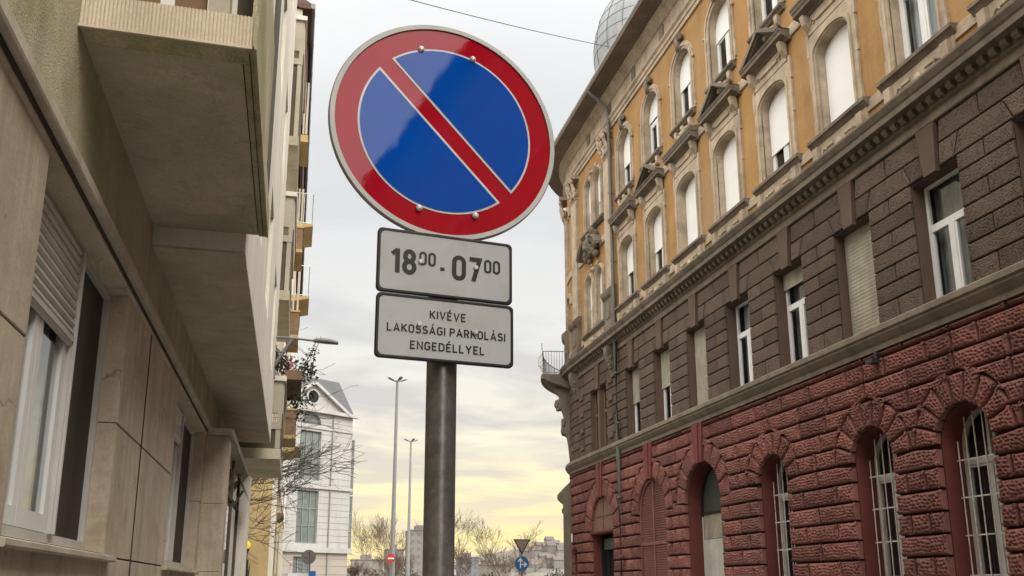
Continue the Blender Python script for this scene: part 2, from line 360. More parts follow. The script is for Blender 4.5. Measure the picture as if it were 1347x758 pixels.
# ------------------------------------------------------------------ no-parking sign on its pole
sa = R(6)
SU = Vector((math.cos(sa), math.sin(sa), 0)); SN = Vector((math.sin(sa), -math.cos(sa), 0)); SC = Vector((0.3316, 2.0408, 2.7491))
def S(u, v, o=0.0): return tuple(SC + SU*u + Vector((0, 0, v)) + SN*o)
def paint(name, col, rough=0.28, coat=0.6, grain=0.0):
    return mat(name, col, rough, 0.04, 3, coat=coat, spec=0.5, grain=grain, gscale=350)
def sheeting(name, col):
    m = mat(name, col, 0.6, 0.05, 3, coat=0.7, stain=tuple(x*0.8+0.01 for x in col), stain_amt=0.4, stain_scale=7, spec=0.0, grain=0.05, gscale=350)
    t = m.node_tree; N = t.nodes; b = N['Principled BSDF']
    b.inputs['Coat Roughness'].default_value = 0.006; b.inputs['Coat IOR'].default_value = 1.42
    geo = N.new('ShaderNodeNewGeometry'); v = N.new('ShaderNodeTexVoronoi'); v.inputs['Scale'].default_value = 260
    bp = N.new('ShaderNodeBump'); bp.inputs['Strength'].default_value = 0.02; bp.inputs['Distance'].default_value = 0.0004
    n2 = N.new('ShaderNodeTexNoise'); n2.inputs['Scale'].default_value = 9
    bp2 = N.new('ShaderNodeBump'); bp2.inputs['Strength'].default_value = 0.06; bp2.inputs['Distance'].default_value = 0.006
    t.links.new(geo.outputs['Position'], v.inputs['Vector']); t.links.new(v.outputs['Distance'], bp.inputs['Height'])
    t.links.new(geo.outputs['Position'], n2.inputs['Vector']); t.links.new(n2.outputs[0], bp2.inputs['Height']); t.links.new(bp.outputs[0], bp2.inputs['Normal'])
    t.links.new(bp2.outputs[0], b.inputs['Coat Normal'])
    return m
M['sign_red'] = sheeting('red_reflective_sheeting', (0.37, 0.005, 0.018))
M['sign_blue'] = sheeting('blue_reflective_sheeting', (0.001, 0.068, 0.39))
M['sign_white'] = sheeting('white_reflective_sheeting', (0.62, 0.62, 0.62))
M['plate_face'] = mat('grey_white_plate_sheeting', (0.435, 0.442, 0.45), 0.4, 0.05, 6, coat=0.2, grain=0.05, gscale=400, spec=0.3, stain=(0.36, 0.355, 0.335), stain_amt=0.6, stain_scale=12)
M['sign_rim'] = mat('dull_sign_rim', (0.50, 0.495, 0.47), 0.5, 0.08, 8)
M['sign_back'] = mat('grey_sign_back', (0.28, 0.28, 0.285), 0.5, 0.08, 4, metal=0.3)
M['black_paint'] = mat('black_lettering', (0.012, 0.012, 0.013), 0.4, 0.05, 3, coat=0.3)
M['bolt'] = mat('pale_bolt_cap', (0.62, 0.58, 0.55), 0.35, 0.1, 20, metal=0.3)
M['galv'] = mat('dull_galvanised_pole', (0.21, 0.205, 0.195), 0.33, 0.3, 9, streak=0.5, grain=0.2, gscale=60, bump=0.3, bscale=60, bdist=0.002, metal=0.6, stain=(0.27, 0.26, 0.23), stain_amt=0.7, stain_scale=8)
post = thing('no_parking_sign', (0.338, 2.09, 0), 'round red and blue no parking sign with two text plates on a grey pole', 'traffic sign')
g = MB(); g.tube([(0.3395, 2.0915, 0), (0.338, 2.0915, 2.52), (0.337, 2.0915, 3.0)], 0.0375, 32)
g.build('pole', M['galv'], post, True)
g = MB(); g.tube([(0.3377, 2.0915, 3.0), (0.3377, 2.0915, 3.012)], 0.039, 24)
g.build('pole_cap', M['black_paint'], post)
def disc(mb, rad, o, n=128):
    mb.poly([S(rad*math.cos(2*PI*i/n), rad*math.sin(2*PI*i/n), o) for i in range(n)])
def ring(mb, r0, r1, o, n=128):
    mb.grid([[S(r_*math.cos(2*PI*i/n), r_*math.sin(2*PI*i/n), o) for i in range(n)] for r_ in (r0, r1)], close_v=True)
g = MB()
prof = [(0.2, -0.004), (0.297, -0.004), (0.300, -0.010), (0.302, -0.006), (0.302, 0.004), (0.299, 0.0065), (0.2875, 0.005), (0.2875, 0.0), (0.2, 0.0)]
g.grid([[S(r_*math.cos(2*PI*i/128), r_*math.sin(2*PI*i/128), o) for i in range(128)] for r_, o in prof], close_v=True)
disc(g, 0.2, -0.004)
g.m = 1; ring(g, 0.2875, 0.2995, 0.0075); g.m = 0
disc_o = g.build('round_sign', [M['sign_back'], M['sign_rim']], post)
# flat faces one above the other, each 1 mm proud
g = MB(); disc(g, 0.2885, 0.0035); g.build('red_face', M['sign_red'], disc_o, fix=False)
def clipped(mb, rad, dmin, dmax, o):
    """disc cut by two lines parallel to the 45 degree slash: keep dmin <= (u+v)/sqrt2 <= dmax"""
    n = 90; e1 = Vector((1, 1)).normalized(); e2 = Vector((1, -1)).normalized()
    a0 = math.acos(max(-1, min(1, dmax/rad))); a1 = math.acos(max(-1, min(1, dmin/rad)))
    pts = []
    for i in range(n+1):
        t = a0+(a1-a0)*i/n; pts.append(e1*(rad*math.cos(t)) + e2*(rad*math.sin(t)))
    for i in range(n+1):
        t = a1+(a0-a1)*i/n; pts.append(e1*(rad*math.cos(t)) - e2*(rad*math.sin(t)))
    mb.poly([S(p.x, p.y, o) for p in pts])
g = MB(); clipped(g, 0.2305, 0.0195, 0.2304, 0.0047); clipped(g, 0.2305, -0.2304, -0.0235, 0.0047)
g.build('white_outline', M['sign_white'], disc_o, fix=False)
g = MB(); clipped(g, 0.2250, 0.0260, 0.2249, 0.0059); clipped(g, 0.2250, -0.2249, -0.0300, 0.0059)
g.build('blue_face', M['sign_blue'], disc_o, fix=False)
for u, v in ((-0.073, 0.219), (0.068, 0.220), (-0.068, -0.227), (0.079, -0.226)):
    g = MB()
    c = Vector(S(u, v, 0.006))
    rows = []
    for rr, o in ((0.0085, 0), (0.0085, 0.003), (0.0065, 0.006), (0.003, 0.0075)):
        rows.append([tuple(c + SU*rr*math.cos(2*PI*k/14) + Vector((0, 0, rr*math.sin(2*PI*k/14))) + SN*o) for k in range(14)])
    g.grid(rows, close_v=True); g.poly(rows[-1])
    g.build('bolt', M['bolt'], disc_o)
def rrect(u0, u1, v0, v1, r_, n=7):
    pts = []
    for cx, cy, a0 in ((u1-r_, v1-r_, 0), (u0+r_, v1-r_, 90), (u0+r_, v0+r_, 180), (u1-r_, v0+r_, 270)):
        for i in range(n): pts.append((cx+r_*math.cos(R(a0+90*i/(n-1))), cy+r_*math.sin(R(a0+90*i/(n-1)))))
    return pts
def plate(name, u0, u1, v0, v1, skew=0.0):
    Q = lambda u, v, o: S(u, v+skew*u, o)
    g = MB()
    outer = rrect(u0, u1, v0, v1, 0.012)
    rows = [[Q(u, v, o) for u, v in rrect(u0+i, u1-i, v0+i, v1-i, 0.012)] for i, o in ((0.003, 0.003), (0, 0.005), (0, 0.0125), (0.002, 0.0145), (0.0065, 0.0145), (0.008, 0.0125))]
    g.grid(rows, close_v=True); g.poly(rows[0])
    b = g.build(name, M['black_paint'], post)
    g = MB(); g.poly([Q(u, v, 0.0130) for u, v in rrect(u0+0.0073, u1-0.0073, v0+0.0073, v1-0.0073, 0.009)])
    g.build('plate_face', M['plate_face'], b, fix=False)
    return b, Q
# stroke letters: centre lines on a cap height of 1
def arc(cx, cy, rx, ry, a0, a1, n=14): return [(cx+rx*math.cos(R(lerp(a0, a1, i/(n-1)))), cy+ry*math.sin(R(lerp(a0, a1, i/(n-1))))) for i in range(n)]
def stadium(w, hh, r_): return [(w-r_, hh)] + arc(w-r_, hh-r_, r_, r_, 90, 0, 8) + arc(w-r_, r_, r_, r_, 0, -90, 8) + arc(r_, r_, r_, r_, 270, 180, 8) + arc(r_, hh-r_, r_, r_, 180, 90, 8) + [(w-r_, hh)]
G = {
 '1': (0.34, [[(0.0, 0.80), (0.28, 1.0)], [(0.28, -0.07), (0.28, 1.07)]]),
 '8': (0.50, [stadium(0.46, 0.46, 0.23) and arc(0.25, 0.76, 0.215, 0.235, 0, 360, 28), arc(0.25, 0.26, 0.25, 0.26, 0, 360, 28)]),
 '0': (0.46, [stadium(0.46, 1.0, 0.23)]),
 '7': (0.46, [[(-0.03, 1.0), (0.46, 1.0), (0.16, -0.07)]]),
 '-': (0.30, [[(0, 0.40), (0.28, 0.40)]]),
 'K': (0.50, [[(0, -0.06), (0, 1.06)], [(0.50, 1.05), (0.02, 0.40)], [(0.16, 0.58), (0.53, -0.05)]]),
 'I': (0.0, [[(0, -0.06), (0, 1.06)]]),
 'V': (0.56, [[(0.0, 1.05), (0.28, 0.0), (0.56, 1.05)]]),
 'E': (0.42, [[(0.45, 1.0), (0, 1.0), (0, 0.0), (0.45, 0.0)], [(0, 0.52), (0.38, 0.52)]]),
 'L': (0.40, [[(0, 1.06), (0, 0.0), (0.43, 0.0)]]),
 'A': (0.60, [[(0.0, -0.05), (0.30, 1.0), (0.60, -0.05)], [(0.10, 0.28), (0.50, 0.28)]]),
 'O': (0.50, [stadium(0.50, 1.0, 0.25)]),
 'S': (0.46, [arc(0.24, 0.755, 0.22, 0.245, 25, 180, 12)[:-1] + arc(0.20, 0.70, 0.18, 0.18, 180, 250, 5) + arc(0.26, 0.28, 0.22, 0.26, 70, -90, 12) + arc(0.22, 0.25, 0.24, 0.25, -92, -160, 6)]),
 'G': (0.50, [[(0.48, 0.82)] + arc(0.25, 0.75, 0.25, 0.25, 25, 180, 10) + arc(0.25, 0.25, 0.25, 0.25, 180, 360, 14) + [(0.5, 0.46), (0.26, 0.46)]]),
 'P': (0.46, [[(0, -0.06), (0, 1.0), (0.22, 1.0)] + arc(0.22, 0.73, 0.25, 0.27, 90, -90, 12) + [(0, 0.46)]]),
 'R': (0.48, [[(0, -0.06), (0, 1.0), (0.22, 1.0)] + arc(0.22, 0.73, 0.25, 0.27, 90, -90, 12) + [(0, 0.46)], [(0.24, 0.46), (0.49, -0.06)]]),
 'N': (0.50, [[(0, -0.06), (0, 1.0), (0.50, 0.0), (0.50, 1.06)]]),
 'D': (0.50, [[(0, 1.0), (0, 0.0), (0.22, 0.0)] + arc(0.22, 0.28, 0.28, 0.28, -90, 0, 8) + arc(0.22, 0.72, 0.28, 0.28, 0, 90, 8) + [(0, 1.0)]]),
 'Y': (0.56, [[(0.0, 1.05), (0.28, 0.45), (0.56, 1.05)], [(0.28, 0.45), (0.28, -0.06)]]),
}
ACC = {'É': 'E', 'Á': 'A'}
def ribbon(mb, pts, w, Q, o):
    pts = [p for i, p in enumerate(pts) if i == 0 or (p[0]-pts[i-1][0])**2+(p[1]-pts[i-1][1])**2 > 1e-8]
    n = len(pts); lf, rg = [], []
    closed = (pts[0][0]-pts[-1][0])**2+(pts[0][1]-pts[-1][1])**2 < 1e-8
    for i, p in enumerate(pts):
        pa = pts[i-1] if i else (pts[-2] if closed else None); pb = pts[i+1] if i < n-1 else (pts[1] if closed else None)
        def nrm(a, b_):
            d = Vector((b_[0]-a[0], b_[1]-a[1])); return Vector((-d.y, d.x)).normalized() if d.length > 1e-9 else None
        na = nrm(pa, p) if pa else None; nb = nrm(p, pb) if pb else None
        if na is None: na = nb
        if nb is None: nb = na
        m_ = (na+nb).normalized(); k = 1/max(0.45, m_.dot(na))
        lf.append(Q(p[0]+m_.x*w/2*k, p[1]+m_.y*w/2*k, o)); rg.append(Q(p[0]-m_.x*w/2*k, p[1]-m_.y*w/2*k, o))
    mb.grid([lf, rg])
def text(mb, s, u0, u1, v0, capsize, stroke, Q, o=0.0138):
    """set s between u0 and u1 (outer edges), baseline v0"""
    hh = capsize - stroke
    gap = 0.30
    total = 0
    for ch in s:
        if ch == ' ': total += 0.35; continue
        total += G[ACC.get(ch, ch)][0] + gap
    total -= gap
    sc = (u1-u0-stroke)/(total*hh)
    u = u0+stroke/2
    k = 0
    for ch in s:
        if ch == ' ': u += 0.35*hh*sc; continue
        w, strokes = G[ACC.get(ch, ch)]
        for st in strokes:
            ribbon(mb, [(u+x*hh*sc, v0+stroke/2+y*hh) for x, y in st], stroke, Q, o+0.0001*(k % 3)); k += 1
        if ch in ACC:
            ribbon(mb, [(u+(w/2-0.05)*hh*sc, v0+capsize+0.10*hh), (u+(w/2+0.12)*hh*sc, v0+capsize+0.34*hh)], stroke*0.9, Q, o)
        u += (w+gap)*hh*sc
pl, Q = plate('time_plate', -0.1705, 0.1760, -0.4565, -0.2935)
g = MB()
text(g, '18', -0.140, -0.073, -0.408, 0.066, 0.0115, Q)
text(g, '00', -0.067, -0.0245, -0.380, 0.036, 0.0058, Q)
text(g, '-', -0.017, 0.003, -0.4085, 0.061, 0.0085, Q)
text(g, '07', 0.017, 0.0945, -0.408, 0.066, 0.0115, Q)
text(g, '00', 0.1005, 0.1435, -0.380, 0.036, 0.0058, Q)
g.build('lettering', M['black_paint'], pl, fix=False)
def plate_bolt(parent, u, v):
    g = MB(); rows = [[S(u+rr*math.cos(2*PI*k/12), v+rr*math.sin(2*PI*k/12), o) for k in range(12)] for rr, o in ((0.0062, 0.013), (0.0062, 0.0165), (0.004, 0.0185))]
    g.grid(rows, close_v=True); g.poly(rows[-1]); g.build('bolt', M['bolt'], parent)
plate_bolt(pl, -0.063, -0.371); plate_bolt(pl, 0.079, -0.369)
pl, Q = plate('permit_plate', -0.1690, 0.1790, -0.6205, -0.4595)
g = MB()
text(g, 'KIVÉVE', -0.0375, 0.0545, -0.5145, 0.0215, 0.0037, Q)
text(g, 'LAKOSSÁGI PARKOLÁSI', -0.142, 0.1575, -0.5545, 0.0215, 0.0037, Q)
text(g, 'ENGEDÉLLYEL', -0.0845, 0.1035, -0.5945, 0.0215, 0.0037, Q)
g.build('lettering', M['black_paint'], pl, fix=False)
plate_bolt(pl, -0.063, -0.531); plate_bolt(pl, 0.080, -0.538)

# ================================================================== the corner building across the street
BX, S0, RC = 11.0, 33.5, 5.0
def FR(s, z, o):
    if s <= S0: return (BX-o, s, z)
    th = (s-S0)/RC
    if th <= PI/2: return (BX+RC-(RC+o)*math.cos(th), S0+(RC+o)*math.sin(th), z)
    return (BX+RC+(s-S0-RC*PI/2), S0+RC+o, z)
SE = S0+RC*PI/2+9.0
SB = -42.0
def ssamp(a, b_):
    pts = [a]
    for p in [S0+RC*PI/2*i/16 for i in range(17)]:
        if a < p < b_: pts.append(p)
    pts.append(b_)
    return pts
def YK(k): return 12.43+2.475*k
corner = thing('corner_building', (BX, 12.43, 0), 'ornate corner building with red rock faced ground floor, brown storey and ochre upper floors', 'building')

def arc_pts(c, hw, zs, rise, n=16): return [(c-hw*math.cos(PI*i/n), zs+rise*math.sin(PI*i/n)) for i in range(n+1)]
def wall(mb, F, s0, s1, z0, z1, ops, o=0.0, depth=0.3, reveal=True, rmat=None):
    """flat wall band with openings; ops: (c, hw, zb, zs, rise)"""
    ops = sorted(ops)
    cur = s0
    def quad(a, b_, za, zb_):
        if b_-a < 1e-4 or zb_-za < 1e-4: return
        ss = ssamp(a, b_) if F is FR else [a, b_]
        for p, q in zip(ss, ss[1:]): mb.poly([F(p, za, o), F(q, za, o), F(q, zb_, o), F(p, zb_, o)])
    for c, hw, zb, zs, rise in ops:
        quad(cur, c-hw, z0, z1); cur = c+hw
        quad(c-hw, c+hw, z0, zb)
        if rise == 0: quad(c-hw, c+hw, zs, z1); top = [(c-hw, zs), (c+hw, zs)]
        else:
            top = arc_pts(c, hw, zs, rise)
            for p, q in zip(top, top[1:]): mb.poly([F(p[0], p[1], o), F(q[0], q[1], o), F(q[0], z1, o), F(p[0], z1, o)])
        if reveal:
            m0 = mb.m
            if rmat is not None: mb.m = rmat
            loop = [(c-hw, zb)] + top + [(c+hw, zb), (c-hw, zb)]
            for p, q in zip(loop, loop[1:]): mb.poly([F(p[0], p[1], o), F(q[0], q[1], o), F(q[0], q[1], o-depth), F(p[0], p[1], o-depth)])
            mb.m = m0
    quad(cur, s1, z0, z1)

# ---- openings
ZS, RO, RE = 4.035, 0.62, 1.17
red_ops = []            # (centre, half width, bottom, spring, rise, extrados radius, kind)
for k in range(-4, 2): red_ops.append((YK(k), RO, 0.75, ZS, RO, RE, 'win'))
red_ops.append((18.65, 0.63, 0.75, ZS, 0.62, RE, 'win'))
red_ops.append((22.39, 1.08, 0.02, 3.92, 1.07, 1.66, 'door'))
red_ops.append((26.0, 1.10, 0.02, 3.88, 1.08, 1.66, 'blind'))
red_ops.append((30.67, 1.20, 0.02, 3.62, 1.22, 1.90, 'shop'))
red_ops.append((33.95, 0.36, 0.02, 3.02, 0.0, 0.36, 'slot'))
BR_OPS = [(YK(k), 0.61, 6.56, 8.95, 0.0) for k in range(-4, 7)] + [(30.76, 0.88, 6.56, 8.95, 0.0)]
# ---- rusticated ground floor
g = MB()
wall(g, FR, SB, SE, 0.0, 6.1, [(c, hw, zb, zs, rise) for c, hw, zb, zs, rise, re_, kd in red_ops], o=-0.065, depth=0.54, rmat=1)
g.build('ground_floor_wall', [M['red_joint'], M['red_flat']], corner)
rnd_tone = random.Random(12)
def pillow(mb, loop, rings, F):
    """loop: (s, z) outline; rings: (inset, o). A cushion-shaped stone"""
    n = len(loop)
    area = sum(loop[i][0]*loop[(i+1) % n][1]-loop[(i+1) % n][0]*loop[i][1] for i in range(n))/2
    if abs(area) < 0.012: return
    if area < 0: loop = loop[::-1]
    f0 = len(mb.f); nr = []
    for i in range(n):
        a, b_, c = Vector(loop[i-1]), Vector(loop[i]), Vector(loop[(i+1) % n])
        d1, d2 = (b_-a), (c-b_)
        n1 = Vector((-d1.y, d1.x)).normalized() if d1.length > 1e-6 else Vector((0, 0)); n2 = Vector((-d2.y, d2.x)).normalized() if d2.length > 1e-6 else n1
        m_ = n1+n2
        if m_.length < 1e-4: m_ = n1
        m_.normalize()
        nr.append(m_/max(0.5, m_.dot(n2)))
    rows = [[F(loop[i][0]+nr[i].x*ins, loop[i][1]+nr[i].y*ins, o) for i in range(n)] for ins, o in rings]
    mb.grid(rows, close_v=True)
    cs = sum(p[0] for p in loop)/n; cz = sum(p[1] for p in loop)/n
    i0 = len(mb.v); mb.v.append(F(cs, cz, rings[-1][1]+0.004))
    base = i0-n
    for i in range(n): mb.f.append((base+i, base+(i+1) % n, i0)); mb.mi.append(mb.m)
    mb.tone = getattr(mb, 'tone', []) + [rnd_tone.uniform(0.76, 1.2)]*(len(mb.f)-f0)
RINGS = [(0.020, -0.066), (0.0205, -0.03), (0.026, 0.020), (0.044, 0.050), (0.064, 0.062)]
import numpy as np
class Stones:
    """rock-faced stones: outlines filled with a fine net whose surface is pecked into dimples"""
    def __init__(self, seed, cell, depth): self.V = []; self.T = []; self.A = []; self.F = []; self.tone = []; self.q = random.Random(seed); self.cell = cell; self.depth = depth; self.flat = False
    def add(self, loop, rings, radial=False):
        n0 = len(loop)
        area = sum(loop[i][0]*loop[(i+1) % n0][1]-loop[(i+1) % n0][0]*loop[i][1] for i in range(n0))/2
        if abs(area) < 0.012: return
        if area < 0: loop = loop[::-1]
        smin = min(p[0] for p in loop); smax = max(p[0] for p in loop); zmin = min(p[1] for p in loop); zmax = max(p[1] for p in loop)
        near = smin < 20.5 and smax > 9.5; step = (0.02 if self.flat else 0.017) if near else (0.027 if smax > 9.5 else 0.2)
        if zmax < 1.4: step = max(step, 0.06)
        # resample the outline
        pts = []; nrm = []
        for i in range(n0):
            a, b_ = Vector(loop[i]), Vector(loop[(i+1) % n0]); d = b_-a; k = max(1, round(d.length/step))
            for t in range(k): pts.append(a+d*(t/k))
        n = len(pts)
        for i in range(n):
            d1 = pts[i]-pts[i-1]; d2 = pts[(i+1) % n]-pts[i]
            n1 = Vector((-d1.y, d1.x)).normalized(); n2 = Vector((-d2.y, d2.x)).normalized()
            m_ = n1+n2; m_ = n1 if m_.length < 1e-4 else m_.normalized(); nrm.append(m_/max(0.6, m_.dot(n2)))
        w, hh = smax-smin, zmax-zmin
        cs = sum(p.x for p in pts)/n; cz = sum(p.y for p in pts)/n
        half = min(w, hh)/2*0.98
        base = len(self.V); tn = self.q.uniform(0.72, 1.2); ph = self.q.uniform(0, 100); st = 1.0 if radial else self.q.choice([1.0, 1.0, 1.1, 1.25, 1.45])
        rows = []
        for ins, o in rings: rows.append([(p.x+m_.x*ins, p.y+m_.y*ins, o, (0.0 if o < 0.02 else 0.6) if self.flat else (0.0 if o < 0.05 else (0.25 if o < 0.06 else 0.8))) for p, m_ in zip(pts, nrm)])
        last = rows[-1]; kk = max(2, int(half/step))
        for r_ in range(1, kk+1):
            f = r_/kk; row = []
            for s_, z_, o, a in last:
                if radial: tx, tz = cs, cz
                elif w >= hh: tx, tz = min(max(s_, smin+half), smax-half) if w > hh else cs, cz
                else: tx, tz = cs, min(max(z_, zmin+half), zmax-half)
                row.append((lerp(s_, tx, f), lerp(z_, tz, f), o+(0.003 if self.flat else 0.012)*math.sin(f*PI/2), 1.0))
            rows.append(row)
        for row in rows:
            for p in row: self.V.append(p[:3]); self.A.append(p[3]); self.T.append((ph, st))
        for a in range(len(rows)-1):
            for b_ in range(n):
                b2 = (b_+1) % n; self.F.append((base+a*n+b_, base+a*n+b2, base+(a+1)*n+b2, base+(a+1)*n+b_)); self.tone.append(tn)
    def build(self, name, mtl, parent):
        V = np.array(self.V); A = np.array(self.A); T = np.array(self.T); c = self.cell
        x = V[:, 0]/c/T[:, 1]+T[:, 0]+0.15*np.sin(V[:, 1]*19); y = V[:, 1]/(c*0.86)+T[:, 0]*1.7+0.15*np.sin(V[:, 0]*13+T[:, 0])
        best = np.full(len(x), 9.0)
        iy = np.floor(y)
        for dy in (-1, 0, 1):
            yy = iy+dy; off = 0.5*np.mod(yy, 2); ix = np.floor(x-off)
            for dx_ in (-1, 0, 1):
                xx = ix+dx_
                h1 = np.mod(np.sin(xx*127.1+yy*311.7)*43758.5453, 1.0); h2 = np.mod(np.sin(xx*269.5+yy*183.3)*43758.5453, 1.0)
                d = (x-(xx+off+0.5+0.45*(h1-0.5)))**2+(y-(yy+0.5+0.45*(h2-0.5)))**2
                best = np.minimum(best, d)
        d = np.sqrt(best); pit = np.clip((0.50-d)/0.36, 0, 1); pit = pit*pit*(3-2*pit)
        und = (0.002 if self.flat else 0.010)*np.sin(V[:, 0]*9.1+T[:, 0])*np.sin(V[:, 1]*11.3+T[:, 0]*2)
        o = V[:, 2]-self.depth*pit*A+und*A
        P = np.stack([BX-o, V[:, 0], V[:, 1]], 1)
        m_ = V[:, 0] > S0
        if m_.any():
            th = np.minimum((V[m_, 0]-S0)/RC, PI/2); ex = np.maximum(V[m_, 0]-S0-RC*PI/2, 0)
            P[m_, 0] = BX+RC-(RC+o[m_])*np.cos(th)+ex; P[m_, 1] = S0+(RC+o[m_])*np.sin(th)
        org = np.array(parent.location); P -= org
        me = bpy.data.meshes.new(name); me.from_pydata(P.tolist(), [], self.F); me.materials.append(mtl)
        at = me.attributes.new('tone', 'FLOAT', 'FACE'); at.data.foreach_set('value', self.tone)
        me.polygons.foreach_set('use_smooth', [True]*len(me.polygons))
        ob = bpy.data.objects.new(name, me); COL.objects.link(ob); ob.parent = parent
        return ob
stones = Stones(5, 0.074, 0.030)
def clean(loop):
    out = []
    for p in loop:
        if not out or abs(p[0]-out[-1][0])+abs(p[1]-out[-1][1]) > 0.012: out.append(p)
    while len(out) > 1 and abs(out[0][0]-out[-1][0])+abs(out[0][1]-out[-1][1]) < 0.012: out.pop()
    return out
red_edges = [round(-0.2+0.385*i, 4) for i in range(0, 17)]     # ... 4.035 (i=11), 5.19 (i=14), 5.96 (i=16)
red_edges = [0.0] + [z for z in red_edges if z > 0.05] + [6.09]
def ext(op, z):
    c, hw, zb, zs, rise, re_, kd = op
    if kd == 'slot': return hw if z <= zs+0.001 else 0.0
    if z < zs: return hw
    if z < zs+re_: return math.sqrt(max(0, re_*re_-(z-zs)**2))
    return 0.0
rnd = random.Random(3)
g = MB()
for ri, (za, zb_) in enumerate(zip(red_edges, red_edges[1:])):
    if zb_-za < 0.1: za_list = None
    lo, hi = za, zb_
    bounds = [None] + red_ops + [None]
    for bi in range(len(bounds)-1):
        A, B = bounds[bi], bounds[bi+1]
        zs_ = rang(lo, hi, 7)
        xl = [(A[0]+ext(A, z)) if A else -8.0 for z in zs_]
        xr = [(B[0]-ext(B, z)) if B else SE-0.2 for z in zs_]
        mid = min(xr)-max(xl)
        L0, R0 = min(xl), max(xr)
        width = R0-L0
        if width < 0.1: continue
        if mid < 0.15: cuts = []
        elif mid < 1.7:
            c0, c1 = max(xl), min(xr)
            if ri % 2 == 0: cuts = [] if mid < 1.35 else [lerp(c0, c1, 0.5)]
            else: cuts = [lerp(c0, c1, 0.30), lerp(c0, c1, 0.70)] if mid > 0.7 else []
            if hi > 4.1 and mid > 0.7: cuts = [lerp(c0, c1, 0.5)] if ri % 2 else [lerp(c0, c1, 0.36)]
        else:
            n = max(2, round(mid/1.15)); off = 0.5 if ri % 2 else 0.0
            cuts = [max(xl)+mid*(i+off)/n + rnd.uniform(-0.06, 0.06) for i in range(0 if off else 1, n)]
        xs = [-1e9] + cuts + [1e9]
        for ca, cb in zip(xs, xs[1:]):
            lft, rgt = [], []
            for z, a, b_ in zip(zs_, xl, xr):
                a2, b2 = max(a, ca), min(b_, cb)
                if b2-a2 > 0.03: lft.append((a2, z)); rgt.append((b2, z))
            if len(lft) < 2: continue
            straight_l = max(p[0] for p in lft)-min(p[0] for p in lft) < 1e-4
            straight_r = max(p[0] for p in rgt)-min(p[0] for p in rgt) < 1e-4
            if straight_l: lft = [lft[0], lft[-1]]
            if straight_r: rgt = [rgt[0], rgt[-1]]
            bl, br, tl, tr = lft[0], rgt[0], lft[-1], rgt[-1]
            nb = max(1, int((br[0]-bl[0])/0.5)); ntp = max(1, int((tr[0]-tl[0])/0.5))
            loop = [(lerp(bl[0], br[0], i/nb), bl[1]) for i in range(nb)] + rgt + [(lerp(tr[0], tl[0], i/ntp), tr[1]) for i in range(1, ntp)] + lft[::-1]
            stones.add(clean(loop), RINGS)
# voussoirs
def ring_stone(c, zs, r0, r1, a0, a1, rise=None, hw=None):
    n = 5
    inner = [(c-hw*math.cos(lerp(a0, a1, i/n)), zs+rise*math.sin(lerp(a0, a1, i/n))) for i in range(n+1)]
    outer = [(c-r1*math.cos(lerp(a0, a1, i/n)), zs+r1*math.sin(lerp(a0, a1, i/n))) for i in range(n+1)]
    return clean(inner + outer[::-1])
keys = MB()
for op in red_ops:
    c, hw, zb, zs, rise, re_, kd = op
    if kd == 'slot': continue
    if kd == 'win':
        for i in range(9): stones.add(ring_stone(c, zs, hw, re_, PI*i/9, PI*(i+1)/9, rise, hw), RINGS, True)
    else:
        half = 0.30/re_
        n = 4
        for sgn in (0, 1):
            for i in range(n):
                a0 = lerp(0, PI/2-half, i/n); a1 = lerp(0, PI/2-half, (i+1)/n)
                if sgn: a0, a1 = PI-a1, PI-a0
                stones.add(ring_stone(c, zs, hw, re_, a0, a1, rise, hw), RINGS, True)
        # smooth tapered keystone up to the ledge
        zt = 6.09
        for q0, q1, oo in ((-0.20, 0.20, 0.10), (-0.075, 0.075, 0.135)):
            ztk = zt
            b0, b1 = (0.20*1.0, 0.34) if oo == 0.10 else (0.06, 0.11)
            zl = zs+rise-0.02
            lp = [(c-b0, zl), (c+b0, zl), (c+b1, ztk), (c-b1, ztk)]
            lo_ = [FR(s, z, -0.04) for s, z in lp]; hi_ = [FR(s, z, oo) for s, z in lp]
            keys.grid([lo_, hi_], close_v=True); keys.poly(hi_)
        keys.build('keystone', M['red_flat'], corner); keys = MB()
stones.build('rusticated_masonry', M['red'], corner)
# plinth of the curved pilaster and its capital at the corner
g = MB()
th0, th1 = 0.20, 0.34
def FC(thv, z, o): return FR(S0+RC*thv, z, o)
prof = [(-0.04, 0.0), (0.36, 0.0), (0.36, 4.55), (0.42, 4.62), (0.42, 4.72), (0.37, 4.78), (0.37, 4.95), (0.46, 5.03), (0.56, 5.12), (0.60, 5.20), (0.60, 5.30), (0.30, 5.62), (0.05, 5.85), (-0.04, 5.9)]
g.grid([[FC(t, z, o) for o, z in prof] for t in rang(th0, th1, 5)])
g.poly([FC(th0, z, o) for o, z in prof]); g.poly([FC(th1, z, o) for o, z in prof])
g.build('corner_pilaster', M['stone_dark'], corner)
